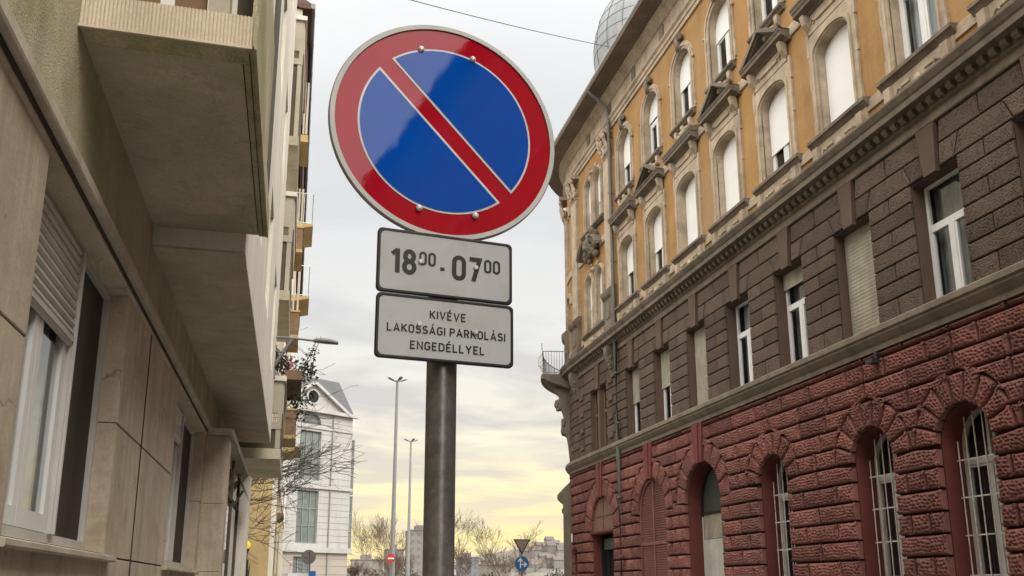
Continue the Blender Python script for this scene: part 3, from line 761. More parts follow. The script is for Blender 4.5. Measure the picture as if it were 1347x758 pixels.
# ---- brown first floor
g = MB()
wall(g, FR, SB, SE, 6.1, 9.86, BR_OPS, o=-0.03, depth=0.36, rmat=1)
g.build('first_floor_wall', [M['brown_joint'], M['brown_flat']], corner)
g = MB()
bedges = [6.575] + [round(8.99-0.336*i, 4) for i in range(6, -1, -1)] + [9.42, 9.85]
BR = [(0.014, -0.036), (0.0145, -0.006), (0.019, 0.014), (0.030, 0.0225)]
stones2 = Stones(9, 0.046, 0.012); stones2.flat = True
def seg_blocks(a, b_, za, zb_, ncut, phase):
    w = b_-a
    if w < 0.08: return
    cuts = [a]
    if ncut > 1:
        for i in range(1, ncut): cuts.append(a+w*i/ncut)
    cuts.append(b_)
    for p, q in zip(cuts, cuts[1:]):
        n = max(1, int((q-p)/0.45)) if p > S0-1 else 1
        stones2.add([(lerp(p, q, i/n), za) for i in range(n+1)] + [(lerp(q, p, i/n), zb_) for i in range(n+1)], BR)
bo = sorted(BR_OPS)
kst = MB()
for ri, (za, zb_) in enumerate(zip(bedges, bedges[1:])):
    if zb_-za < 0.1: continue
    if za < 8.9:
        edges = [-8.0] + [e for c, hw, *_ in bo for e in (c-hw, c+hw)] + [SE-0.2]
        for a, b_ in zip(edges[::2], edges[1::2]):
            w = b_-a
            n = (1 if ri % 2 else 2) if w < 1.8 else max(2, round(w/0.75)) - (ri % 2)
            if b_ < 9: n = max(n, round(w/0.65))
            seg_blocks(a, b_, za, zb_, max(1, n), ri)
    else:
        for (c, hw, *_), (c2, hw2, *_2) in zip(bo, bo[1:]):
            if za < 9.2:     # flared stones over the heads with slanted joints
                for sg, cc, hh in ((1, c, hw), (-1, c2, hw2)):
                    stones2.add([(cc+sg*0.19, za), (cc+sg*(hh-0.05), za), (cc+sg*(hh+0.13), zb_), (cc+sg*0.235, zb_)], BR)
                a0, a1, b0, b1 = c+hw-0.05, c+hw+0.13, c2-hw2+0.05, c2-hw2-0.13
                stones2.add([(a0, za), (b0, za), (b1, zb_), (a1, zb_)], BR)
            else:
                mid = (c+c2)/2
                stones2.add([(c+0.235, za), (mid, za), (mid, zb_), (c+0.29, zb_)], BR)
                stones2.add([(mid, za), (c2-0.235, za), (c2-0.29, zb_), (mid, zb_)], BR)
        c, hw = bo[-1][0], bo[-1][1]
        seg_blocks(c+0.3, SE-0.2, za, zb_, 14, ri)
for c, hw, *_ in bo:
    lp = [(c-0.155, 8.92), (c+0.155, 8.92), (c+0.235, 9.85), (c-0.235, 9.85)]
    lo_ = [FR(s, z, -0.03) for s, z in lp]; hi_ = [FR(s, z, 0.075) for s, z in lp]
    kst = MB(); kst.grid([lo_, hi_], close_v=True); kst.poly(hi_); kst.build('keystone', M['brown_flat'], corner)
stones2.build('banded_masonry', M['brown'], corner)
# small dark diamond blocks by the twin window
for c in (32.62, 29.35):
    for i in range(4):
        zc = 6.95+0.67*i; g = MB()
        g.box(c-0.22, c+0.22, zc-0.11, zc+0.11, 0.02, 0.075, F=lambda s, z, o: FR(s, z, o))
        g.build('raised_block', M['brown_flat'], corner)
# ---- ledge over the ground floor
g = MB()
g.sweep([(-0.05, 6.095), (0.07, 6.095), (0.07, 6.20), (0.12, 6.24), (0.20, 6.33), (0.20, 6.37), (0.245, 6.40), (0.245, 6.50), (0.225, 6.525), (-0.05, 6.575)], ssamp(SB, SE), FR)
g.build('ledge_moulding', M['ledge'], corner)
g = MB(); g.box(14.36, 14.44, 5.86, 6.09, 0.04, 0.10, F=FR); g.box(14.30, 14.50, 5.84, 5.93, 0.10, 0.26, F=FR); g.build('floodlight', M['iron'], corner)
# ---- strip and dentil cornice over the first floor
g = MB()
g.sweep([(-0.03, 9.86), (0.06, 9.86), (0.075, 9.88), (0.075, 9.97), (0.04, 9.99), (0.04, 10.06), (0.10, 10.10), (0.10, 10.235), (0.12, 10.25), (0.33, 10.27), (0.36, 10.28), (0.36, 10.40), (0.39, 10.43), (0.45, 10.53), (0.45, 10.575), (0.42, 10.60), (-0.03, 10.68)], ssamp(SB, SE), FR)
co = g.build('main_cornice', M['stone_dark'], corner)
g = MB()
s = -2.0
while s < SE-2:
    for a, b_, oo, z0 in ((0, 0.13, 0.235, 10.13),):
        g.sweep([(0.085, z0), (oo-0.06, z0), (oo, z0+0.05), (oo, 10.262), (0.085, 10.262)], [s, s+0.13], FR)
    s += 0.25
g.build('dentil_frieze', M['stone_dark'], co)
# ---- ochre upper wall
ZW0 = 10.6
LOW = [(YK(k), 0.62, 11.36, 13.30, 0.36) for k in range(-4, 7)]
UPP = [(YK(k), 0.62, 15.52, 17.28, 0.62) for k in range(-4, 7)]
TW_L = [(30.22, 0.38, 11.36, 13.25, 0.38), (31.40, 0.38, 11.36, 13.25, 0.38)]
TW_U = [(30.16, 0.38, 15.56, 17.36, 0.38), (31.28, 0.38, 15.56, 17.36, 0.38)]
SL_L = [(34.35, 0.24, 11.7, 13.2, 0.24)]
SL_U = [(34.35, 0.24, 15.7, 17.2, 0.24)]
g = MB()
wall(g, FR, SB, SE, ZW0, 14.45, LOW+TW_L+SL_L, depth=0.32, rmat=1)
wall(g, FR, SB, SE, 14.45, 18.65, UPP+TW_U+SL_U, depth=0.32, rmat=1)
g.build('ochre_wall', [M['ochre'], M['stone']], corner)
# back of the building and roof
g = MB()
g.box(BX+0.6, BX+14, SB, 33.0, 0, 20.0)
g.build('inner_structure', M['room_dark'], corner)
g = MB()
g.sweep([(-0.2, 20.2), (0.7, 20.22), (-3.2, 23.4), (-3.2, 20.2)], ssamp(SB, SE), FR)
g.build('roof', M['roof'], corner)
# string courses, frieze, eaves
g = MB()
g.sweep([(-0.02, 14.46), (0.05, 14.46), (0.06, 14.50), (0.06, 14.70), (0.03, 14.75), (-0.02, 14.75)], ssamp(SB, SE), FR)
g.build('string_course', M['stone'], corner)
g = MB()
g.sweep([(-0.02, 11.05), (0.045, 11.05), (0.045, 11.28), (0.02, 11.31), (-0.02, 11.31)], ssamp(SB, SE), FR)
g.build('string_course', M['stone'], corner)
g = MB()
g.sweep([(-0.02, 18.60), (0.06, 18.60), (0.06, 18.74), (0.10, 18.76), (0.10, 18.88), (0.17, 18.95), (0.17, 19.02), (0.05, 19.06), (0.05, 19.66), (0.10, 19.68), (0.16, 19.74), (0.24, 19.80), (0.24, 19.86), (0.34, 19.98), (0.34, 20.03), (-0.02, 20.05)], ssamp(SB, SE), FR)
fz = g.build('frieze', M['stone'], corner)
for k in range(-3, 8):
    c = YK(k)+1.24; g = MB()
    g.sweep([(0.04, 19.10), (0.09, 19.10), (0.09, 19.62), (0.04, 19.62)], [c-0.16, c+0.16], FR)
    g.build('frieze_panel', M['stone_dark'], fz)
g = MB()
g.sweep([(-0.02, 20.035), (0.36, 20.035), (0.36, 20.0), (0.40, 20.0), (0.42, 20.035), (0.95, 20.02), (0.96, 20.10), (-0.02, 20.20)], ssamp(SB, SE), FR)
g.build('eave_soffit', M['rust_zinc'], corner)
g = MB()
gp = [(0.93+0.085*math.cos(R(a)), 20.17+0.085*math.sin(R(a))) for a in range(150, 391, 20)]
gp = gp + [(0.93+0.072*math.cos(R(a)), 20.17+0.072*math.sin(R(a))) for a in range(390, 149, -20)]
g.sweep(gp, ssamp(SB, SE), FR)
s = -4.0
while s < 44:
    g.sweep([(o*1.0+(o-0.93)*0.06, z+(z-20.17)*0.06) for o, z in gp], [s, s+0.05], FR); s += 0.95
g.build('gutter', M['zinc'], corner)
# ---- downpipe with swan neck
g = MB()
pp = [FR(28.43, 20.12, 0.93), FR(28.43, 19.95, 0.90), FR(28.43, 19.75, 0.62), FR(28.43, 19.55, 0.36), FR(28.43, 19.3, 0.20), FR(28.43, 18.9, 0.16), FR(28.43, 15.0, 0.16), FR(28.43, 10.75, 0.16), FR(28.43, 9.5, 0.15), FR(28.43, 6.75, 0.15), FR(28.43, 6.0, 0.16), FR(28.43, 0.0, 0.16)]
g.tube(pp, 0.066, 12)
dp = g.build('downpipe', M['pipe'], corner, True)
for z, o in ((18.2, 0.16), (15.9, 0.16), (13.2, 0.16), (11.2, 0.16), (9.0, 0.14), (7.2, 0.14), (4.6, 0.16), (2.6, 0.16)):
    g = MB(); c = FR(28.43, z, o); g.tube([(c[0], c[1], z-0.03), (c[0], c[1], z+0.03)], 0.08, 12); g.box(c[0], BX+0.03, c[1]-0.015, c[1]+0.015, z-0.015, z+0.015)
    g.build('pipe_bracket', M['pipe'], dp)

# ---- window pieces (all in s, z, o)
def bar(mb, s0, s1, z0, z1, o0, o1): mb.box(s0, s1, z0, z1, o0, o1, F=FR)
def arch_band(mb, c, hw, zb, zs, rise, w, o0, o1, bottom=True, jambs=True):
    """frame of width w just inside an arched opening"""
    def lp(i, ob):
        pts = [(c-hw+i, zb)] + [(c-(hw-i)*math.cos(PI*k/14), zs+(rise-i)*math.sin(PI*k/14)) for k in range(15)] + [(c+hw-i, zb)]
        return [FR(s, z, ob) for s, z in pts]
    mb.grid([lp(0, o0), lp(0, o1), lp(w, o1), lp(w, o0)])
    if bottom: bar(mb, c-hw+w, c+hw-w, zb, zb+w, o0, o1)
def arched_sheet(mb, c, hw, z0, zs, rise, o):
    pts = [(c-hw, z0)] + ([(c-hw*math.cos(PI*k/14), zs+rise*math.sin(PI*k/14)) for k in range(15)] if rise else [(c-hw, zs), (c+hw, zs)]) + [(c+hw, z0)]
    mb.poly([FR(s, z, o) for s, z in pts])
def curtain_backing(mb, c, hw, z0, z1, o, amp=0.025, folds=9):
    n = folds*6
    xs = rang(c-hw, c+hw, n)
    mb.grid([[FR(s, z, o+amp*math.sin(2*PI*folds*(s-c+hw)/(2*hw)+0.4*math.sin(7*s))) for s in xs] for z in (z0, z1)])
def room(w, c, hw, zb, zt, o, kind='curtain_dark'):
    g = MB(); curtain_backing(g, c, hw+0.03, zb-0.03, zt+0.05, o, 0.02)
    g.build('curtain', M[kind], w, True, fix=False)  # white and grey kinds are curtains, the dark one stands for an unlit room
def add_glass(w, mk, o):
    g = MB(); mk(g, o); g.build('glass_pane', M['glass'], w, fix=False)
# red-floor barred window
def barred(c, hw=0.62, rise=0.62):
    zb, zs = 0.75, ZS; o0, o1 = -0.56, -0.49
    g = MB(); arch_band(g, c, hw, zb, zs, rise, 0.075, o0, o1)
    zt = 3.62
    bar(g, c-hw+0.075, c+hw-0.075, zt, zt+0.16, o0-0.005, o1+0.01); bar(g, c-hw+0.075, c+hw-0.075, zt+0.05, zt+0.11, o1+0.0105, o1+0.03)
    bar(g, c-0.045, c+0.045, zb+0.075, zt-0.001, o0, o1+0.012); bar(g, c-0.03, c+0.03, zt+0.161, zs+rise-0.07, o0, o1)
    for q in (-1, 1):
        x0, x1 = sorted((c+q*0.055, c+q*0.10)); bar(g, x0, x1, zb+0.08, zt-0.005, o0+0.01, o1+0.002)
        x0, x1 = sorted((c+q*(hw-0.08), c+q*(hw-0.125))); bar(g, x0, x1, zb+0.08, zt-0.005, o0+0.01, o1+0.002)
    for zz in (1.9, 2.9): pass
    w = g.build('barred_window', M['grey_paint'], corner)
    add_glass(w, lambda m_, o: arched_sheet(m_, c, hw-0.05, zb+0.04, zs, rise-0.05, o), -0.535)
    room(w, c, hw, zb, zs+rise, -0.74, 'curtain_dark')
    g = MB()
    for i in range(6):
        x = c-hw+0.10+(2*hw-0.2)*i/5
        ztop = zs+0.94*rise*math.sqrt(max(0, 1-((x-c)/hw)**2))-0.05
        g.tube([FR(x, zb-0.02, -0.31), FR(x, ztop if abs(x-c) < 0.5 else min(ztop, zs+0.05), -0.31)], 0.0115, 6)
    for z in (1.15, 1.78, 2.45, 3.1, 3.75): bar(g, c-hw+0.02, c+hw-0.02, z-0.012, z+0.012, -0.335, -0.323)
    g.build('security_grille', M['grille'], w)
    g = MB(); g.sweep([(-0.57, zb-0.14), (0.07, zb-0.14), (0.09, zb-0.05), (0.09, zb-0.005), (-0.57, zb+0.03)], [c-hw-0.1, c+hw+0.1], FR)
    g.build('sill', M['red_flat'], w)
    return w
w0 = barred(YK(0))
for k in (-3, -2, -1, 1): copy_part(w0, (0, YK(k)-YK(0), 0), corner)
copy_part(w0, (0, 18.65-YK(0), 0), corner)
# round-headed door with board and vent
g = MB()
c = 22.39
g.sweep([(-0.540, 0.02), (-0.470, 0.02), (-0.470, 3.55), (-0.540, 3.55)], [c-1.08, c-1.0], FR); g.sweep([(-0.540, 0.02), (-0.470, 0.02), (-0.470, 3.55), (-0.540, 3.55)], [c+1.0, c+1.08], FR)
bar(g, c-1.0, c-0.22, 0.02, 2.9, -0.530, -0.490)
d = g.build('garage_door', M['grey_paint'], corner)
g = MB(); bar(g, c-0.16, c+1.0, 0.02, 2.90, -0.500, -0.450); g.build('pale_board', mat('pale_grey_board', (0.40, 0.39, 0.34), 0.7, 0.15, 2, streak=0.3), d)
g = MB()
x = c-1.0
while x < c+1.0: bar(g, x, min(x+0.055, c+1.0), 2.92, 3.6, -0.525, -0.485); x += 0.08
bar(g, c-1.0, c+1.0, 2.92, 3.6, -0.535, -0.525); g.build('ribbed_transom', M['blind_old'], d)
g = MB(); arched_sheet(g, c, 1.08, 3.6, 3.92, 1.07, -0.510); g.build('dark_fanlight', mat('dark_fanlight_board', (0.05, 0.05, 0.046), 0.6, 0.2, 2), d, fix=False)
g = MB(); arch_band(g, c, 1.08, 3.6, 3.92, 1.07, 0.07, -0.510, -0.450); g.build('fanlight_frame', M['brown_joint'], d)
g = MB()
bar(g, c-1.02, c-0.98, 4.02, 4.52, -0.500, -0.42); bar(g, c-0.42, c-0.38, 4.02, 4.72, -0.500, -0.42); bar(g, c-1.02, c-0.38, 3.97, 4.02, -0.500, -0.400)
for i in range(9): bar(g, c-0.98, c-0.42, 4.05+0.062*i, 4.075+0.062*i, -0.490, -0.435)
g.build('vent_louver', M['gutter_grey'], d)
g = MB(); bar(g, c-0.95, c-0.18, 0.02, 2.62, -0.488, -0.470); g.build('dark_leaf', M['brown_joint'], d)
# blind arch filled with closed louvred shutters
g = MB()
c = 26.0
def arched_rows(mb, c, hw, z0, zs, rise, step, o0, o1, mid=0.04):
    z = z0
    while z < zs+rise-0.05:
        wdt = hw if z < zs else hw*math.sqrt(max(0, 1-((z+step-zs)/rise)**2))
        if wdt > 0.12:
            for a, b_ in ((c-wdt+0.03, c-mid), (c+mid, c+wdt-0.03)):
                rows = [[FR(s, z, o1), FR(s, z+step*0.85, o0), FR(s, z+step*0.85, o0-0.02)] for s in (a, b_)]
                mb.grid(rows)
        z += step
arched_rows(g, c, 1.08, 0.1, 3.88, 1.06, 0.075, -0.10, -0.055)
arched_sheet(g, c, 1.09, 0.02, 3.88, 1.07, -0.135)
arch_band(g, c, 1.10, 0.02, 3.88, 1.08, 0.06, -0.14, -0.03)
bar(g, c-0.045, c+0.045, 0.08, 4.9, -0.13, -0.035); bar(g, c-1.04, c-0.046, 2.88, 3.0, -0.13, -0.045); bar(g, c+0.046, c+1.04, 2.88, 3.0, -0.13, -0.045)
g.build('louvred_shutter', M['louver'], corner, fix=False)
# shop door with plain lunette
c = 30.67
g = MB()
arched_sheet(g, c, 1.20, 3.62, 3.62, 1.22, -0.06)
pts = [(c-1.2*math.cos(PI*k/14), 3.62+1.22*math.sin(PI*k/14)) for k in range(15)]
g.grid([[FR(s, z, o) for s, z in pts] for o in (-0.30, -0.06)])
ln = g.build('lunette', M['lunette'], corner, fix=False)
g = MB(); bar(g, c-0.02, c+0.02, 3.66, 4.78, -0.058, -0.040); bar(g, c-1.05, c-0.021, 4.13, 4.16, -0.058, -0.042); bar(g, c+0.021, c+1.05, 4.13, 4.16, -0.058, -0.042); g.build('glazing_bar', M['brown_flat'], ln)
g = MB(); g.sweep([(-0.3, 3.50), (0.02, 3.50), (0.06, 3.55), (0.06, 3.61), (-0.3, 3.61)], [c-1.25, c+1.25], FR); g.build('transom_ledge', M['red_flat'], ln)
g = MB(); bar(g, c-1.12, c+1.12, 0.0, 3.5, -0.9, -0.85); bar(g, c-1.2, c-1.1, 0, 3.5, -0.9, -0.37); bar(g, c+1.1, c+1.2, 0, 3.5, -0.9, -0.37)
sh = g.build('shop_door', M['room_dark'], corner)
g = MB(); bar(g, c-1.1, c+0.95, 2.95, 3.35, -0.62, -0.40); g.build('shutter_box', mat('green_grey_shutter_box', (0.085, 0.095, 0.08), 0.6, 0.1, 2), sh)
g = MB(); bar(g, c-1.1, c-1.02, 0, 2.95, -0.6, -0.5); bar(g, c-0.15, c-0.08, 0, 2.95, -0.6, -0.5); bar(g, c+0.85, c+0.92, 0, 2.95, -0.6, -0.5); bar(g, c-1.02, c-0.15, 2.85, 2.95, -0.6, -0.5); g.build('door_frame', M['iron'], sh)
g = MB(); g.poly([FR(s, z, -0.56) for s, z in ((c-1.05, 0.1), (c+0.9, 0.1), (c+0.9, 2.9), (c-1.05, 2.9))]); g.build('glass_pane', M['glass'], sh, fix=False)
# house-number plaque
pq = MB(); pq.box(34.0, 34.22, 3.35, 3.68, 0.10, 0.12, F=FR)
pq.build('number_plaque', M['white_paint'], corner)
# ---- first-floor windows (brown storey)
def brown_window(c, style, hw=0.61):
    zb, zt = 6.56, 8.95; o0, o1 = -0.37, -0.30
    g = MB()
    ms = M['white_paint'] if style != 'shut' else M['grey_paint']
    bar(g, c-hw, c-hw+0.06, zb, zt, o0, o1); bar(g, c+hw-0.06, c+hw, zb, zt, o0, o1); bar(g, c-hw+0.06, c+hw-0.06, zt-0.06, zt, o0, o1); bar(g, c-hw+0.06, c+hw-0.06, zb, zb+0.07, o0, o1)
    bar(g, c-hw+0.06, c+hw-0.06, 8.02, 8.16, o0, o1+0.01); bar(g, c-0.05, c+0.05, zb+0.07, 8.019, o0, o1+0.015)
    for q in (-1, 1):
        a, b_ = sorted((c+q*0.05, c+q*0.10)); bar(g, a, b_, zb+0.075, 8.015, o0+0.015, o1+0.004)
        a, b_ = sorted((c+q*(hw-0.062), c+q*(hw-0.112))); bar(g, a, b_, zb+0.075, 8.015, o0+0.015, o1+0.004)
    w = g.build('casement_window', ms, corner)
    g = MB(); g.poly([FR(s, z, -0.335) for s, z in ((c-hw+0.03, zb+0.03), (c+hw-0.03, zb+0.03), (c+hw-0.03, zt-0.03), (c-hw+0.03, zt-0.03))])
    g.build('glass_pane', M['glass'], w, fix=False)
    room(w, c, hw, zb, zt, -0.55, 'curtain_white' if style == 'lace' else 'curtain_grey')
    if style in ('shut', 'half', 'top'):
        z0 = {'shut': zb+0.01, 'half': 7.75, 'top': 8.55}[style]
        g = MB(); z = zt-0.001
        while z > z0:
            g.grid([[FR(s, zz, oo) for s in (c-hw+0.01, c+hw-0.01)] for zz, oo in ((z, -0.254), (z-0.03, -0.250), (z-0.07, -0.249), (z-0.08, -0.254))]); z -= 0.08
        g.build('roller_blind', M['blind_old'], w, fix=False)
    return w
BW = {s: None for s in ('glass', 'shut', 'half', 'lace', 'top')}
styles = {-3: 'glass', -2: 'shut', -1: 'glass', 0: 'glass', 1: 'shut', 2: 'top', 3: 'lace', 4: 'shut', 5: 'half', 6: 'half'}
for k, st in styles.items():
    if BW[st] is None: BW[st] = (brown_window(YK(k), st), k)
    else: copy_part(BW[st][0], (0, YK(k)-YK(BW[st][1]), 0), corner)
def twin_brown():
    c = 30.76
    g = MB(); bar(g, c-0.10, c+0.10, 6.56, 8.95, -0.29, 0.0)
    w = g.build('twin_window', M['brown_flat'], corner)
    g = MB()
    for q in (-1, 1):
        a, b_ = sorted((c+q*0.10, c+q*0.88))
        bar(g, a, a+0.05, 6.57, 8.94, -0.24, -0.18); bar(g, b_-0.05, b_, 6.57, 8.94, -0.24, -0.18); bar(g, a+0.05, b_-0.05, 8.0, 8.1, -0.24, -0.18)
    g.build('window_frame', M['wood_brown'], w)
    g = MB(); g.poly([FR(s, z, -0.21) for s, z in ((c-0.88, 6.57), (c+0.88, 6.57), (c+0.88, 8.94), (c-0.88, 8.94))]); g.build('glass_pane', M['glass'], w, fix=False)
    room(w, c, 0.88, 6.56, 8.95, -0.4, 'curtain_dark')
twin_brown()
# ---- surrounds of the ochre floors
def outline_ring(mb, inner, outer, o_in, o_out, o_back=-0.02):
    mb.grid([[FR(s, z, o_back) for s, z in inner], [FR(s, z, o_in) for s, z in inner], [FR(s, z, o_out) for s, z in outer], [FR(s, z, o_back) for s, z in outer]])
def scroll(mb, s, z, r_, o, sg=1):
    pts = [FR(s+sg*rr*math.cos(a), z+rr*math.sin(a), o) for rr, a in ((r_*(1-0.085*i), 0.55*i) for i in range(11))]
    mb.tube(pts, 0.018, 5)
def surround_low(c, ped):
    hw, zb, zs, rise = 0.62, 11.36, 13.30, 0.36
    n = 14
    inn = [(c-hw, zb)] + [(c-hw*math.cos(PI*k/n), zs+rise*math.sin(PI*k/n)) for k in range(n+1)] + [(c+hw, zb)]
    out = [(c-0.82, zb)] + [(c-0.86*max(-1, min(1, 1.35*math.cos(PI*k/n))), [13.05, 13.62, 13.80, 13.86, 13.90, 13.93, 13.95, 13.96, 13.95, 13.93, 13.90, 13.86, 13.80, 13.62, 13.05][k]) for k in range(n+1)] + [(c+0.82, zb)]
    g = MB(); outline_ring(g, inn, out, 0.055, 0.055)
    i2 = [(c+(s-c)*1.06, z+(0.035 if z > 13.0 else 0)) for s, z in inn]; o2 = [(c+(s-c)*1.16, z+(0.14 if z > 13.25 else 0)) for s, z in inn]
    outline_ring(g, i2, o2, 0.095, 0.095)
    for q in (-1, 1):
        g.box(*sorted((c+q*0.80, c+q*0.89)), 13.42, 14.0, -0.01, 0.062, F=FR); g.box(*sorted((c+q*0.80, c+q*0.87)), 12.55, 13.0, -0.01, 0.06, F=FR)
        g.box(*sorted((c+q*0.81, c+q*0.86)), 11.4, 11.75, -0.01, 0.058, F=FR)
    sur = g.build('window_surround', M['stone'], corner)
    g = MB()           # frieze panel with scroll ornament under the hood
    g.sweep([(-0.01, 13.93), (0.07, 13.93), (0.07, 14.40), (-0.01, 14.40)], [c-0.74, c+0.74], FR)
    g.sweep([(0.069, 14.10), (0.115, 14.12), (0.115, 14.20), (0.069, 14.22)], [c-0.40, c+0.40], FR)
    for q in (-1, 1):
        scroll(g, c+q*0.53, 14.14, 0.10, 0.09, q); scroll(g, c+q*0.30, 14.17, 0.07, 0.10, -q)
        g.sweep([(0.06, 14.02), (0.20, 14.18), (0.26, 14.40), (0.06, 14.40)], sorted([c+q*0.66, c+q*0.80]), FR)
    g.build('carved_frieze', M['stone'], sur)
    g = MB()
    hood = [(-0.01, 14.385), (0.10, 14.385), (0.13, 14.42), (0.22, 14.45), (0.31, 14.48), (0.31, 14.545), (0.35, 14.60), (0.35, 14.63), (-0.01, 14.66)]
    g.sweep(hood, [c-0.97, c+0.97], FR)
    if ped:            # raking cornices and tympanum
        pts_o = [(c-0.99, 14.64), (c+0.99, 14.64), (c, 15.26)]; 
        def tri(i, oo): return [FR(c-0.99+2.1*i, 14.64+0.0*i, oo), FR(c+0.99-2.1*i, 14.64, oo), FR(c, 15.26-1.05*i, oo)]
        g.grid([tri(0, -0.01), tri(0, 0.36), tri(0.10, 0.36), tri(0.10, 0.28), tri(0.135, 0.28), tri(0.135, 0.07)], close_v=True)
        g.poly(tri(0.135, 0.07)); 
    else:
        g.sweep([(-0.01, 14.655), (0.33, 14.625), (0.37, 14.68), (0.37, 14.73), (0.20, 14.80), (-0.01, 14.86)], [c-0.99, c+0.99], FR)
    g.build('pediment' if ped else 'window_hood', M['stone_dark'], sur)
    g = MB()
    g.sweep([(-0.02, 11.17), (0.07, 11.17), (0.10, 11.21), (0.14, 11.25), (0.18, 11.27), (0.18, 11.345), (-0.2, 11.365)], [c-1.03, c+1.03], FR)
    g.build('sill', M['stone_dark'], sur)
    g = MB()
    g.sweep([(-0.02, 10.55), (0.06, 10.55), (0.06, 11.17), (-0.02, 11.17)], [c-0.95, c+0.95], FR)
    g.sweep([(0.059, 10.74), (0.10, 10.76), (0.10, 10.84), (0.059, 10.86)], [c-0.34, c+0.34], FR)
    for q in (-1, 1):
        g.sweep([(0.05, 10.60), (0.14, 10.66), (0.16, 11.10), (0.05, 11.14)], sorted([c+q*0.70, c+q*0.88]), FR)
        scroll(g, c+q*0.50, 10.90, 0.09, 0.085, q); g.sweep([(0.059, 10.95), (0.095, 10.96), (0.095, 11.02), (0.059, 11.03)], sorted([c+q*0.2, c+q*0.45]), FR)
    g.ball(FR(c, 10.86, 0.08), 0.11, 8, (0.5, 1, 1.2))
    g.build('apron_panel', M['stone'], sur)
    return sur
sp = surround_low(YK(2), True); sf = surround_low(YK(1), False)
PED = {2, 3, 5}
for k in range(-3, 7):
    if k in (1, 2): continue
    if k in PED or k in (0, -2): copy_part(sp, (0, YK(k)-YK(2), 0), corner)
    else: copy_part(sf, (0, YK(k)-YK(1), 0), corner)
def ochre_window(c, hw, zb, zs, rise, blind, up_=False):
    o0, o1 = -0.30, -0.23
    g = MB(); arch_band(g, c, hw, zb, zs, rise, 0.065, o0, o1)
    zt = zs-0.35 if up_ else zs-0.30
    bar(g, c-hw+0.065, c+hw-0.065, zt, zt+0.10, o0, o1+0.008)
    bar(g, c-0.05, c+0.05, zb+0.065, zt-0.001, o0, o1+0.014)
    if up_: bar(g, c-0.035, c+0.035, zt+0.101, zs+rise-0.06, o0, o1)
    for q in (-1, 1):
        a, b_ = sorted((c+q*0.051, c+q*0.11)); bar(g, a, b_, zb+0.07, zt-0.004, o0+0.015, o1+0.004)
        a, b_ = sorted((c+q*(hw-0.066), c+q*(hw-0.125))); bar(g, a, b_, zb+0.07, zt-0.004, o0+0.015, o1+0.004)
        a, b_ = sorted((c+q*0.11, c+q*(hw-0.125))); bar(g, a, b_, zb+0.07, zb+0.13, o0+0.015, o1+0.004); bar(g, a, b_, zt-0.065, zt-0.006, o0+0.015, o1+0.004)
    w = g.build('arched_window', M['white_paint'], corner)
    add_glass(w, lambda m_, o: arched_sheet(m_, c, hw-0.03, zb+0.03, zs, rise-0.03, o), -0.265)
    room(w, c, hw, zb, zs+rise, -0.50, 'curtain_white' if blind == 'curtain' else 'curtain_dark')
    if isinstance(blind, float):
        zbl = lerp(zb, zs+rise, 1-blind)
        g = MB()
        if zbl < zs: arched_sheet(g, c, hw-0.008, zbl, zs, rise-0.008, -0.205)
        else:
            t0 = math.asin((zbl-zs)/rise)
            pts = [(c-(hw-0.01)*math.cos(lerp(t0, PI-t0, k/12)), zs+(rise-0.01)*math.sin(lerp(t0, PI-t0, k/12))) for k in range(13)]
            g.poly([FR(s, z, -0.205) for s, z in pts])
        if blind < 0.97: bar(g, c-hw+0.02, c+hw-0.02, zbl-0.035, zbl, -0.22, -0.19)
        b = g.build('roller_blind', M['blind'], w, fix=False)
    return w
OW = {}
lowst = {-3: 1.0, -2: 'curtain', -1: 0.6, 0: 'curtain', 1: 1.0, 2: 0.66, 3: 1.0, 4: 1.0, 5: 0.55, 6: 0.50}
for k, st in lowst.items():
    if st in OW: copy_part(OW[st][0], (0, YK(k)-YK(OW[st][1]), 0), corner)
    else: OW[st] = (ochre_window(YK(k), 0.62, 11.36, 13.30, 0.36, st), k)
OU = {}
upst = {-3: 'dark', -2: 0.3, -1: 'dark', 0: 'dark', 1: 'dark', 2: 'dark', 3: 0.40, 4: 0.45, 5: 0.33, 6: 0.52}
for k, st in upst.items():
    if st in OU: copy_part(OU[st][0], (0, YK(k)-YK(OU[st][1]), 0), corner)
    else: OU[st] = (ochre_window(YK(k), 0.62, 15.52, 17.28, 0.62, st, True), k)
def lump(mb, c, z, o, r_, n, seed, spread=(0.2, 0.15)):
    q = random.Random(seed)
    for i in range(n):
        mb.ball(FR(c+q.uniform(-1, 1)*spread[0], z+q.uniform(-1, 1)*spread[1], o+q.uniform(0, 0.06)), r_*q.uniform(0.6, 1.1), 6, (0.8, q.uniform(0.7, 1.2), q.uniform(0.7, 1.2)))
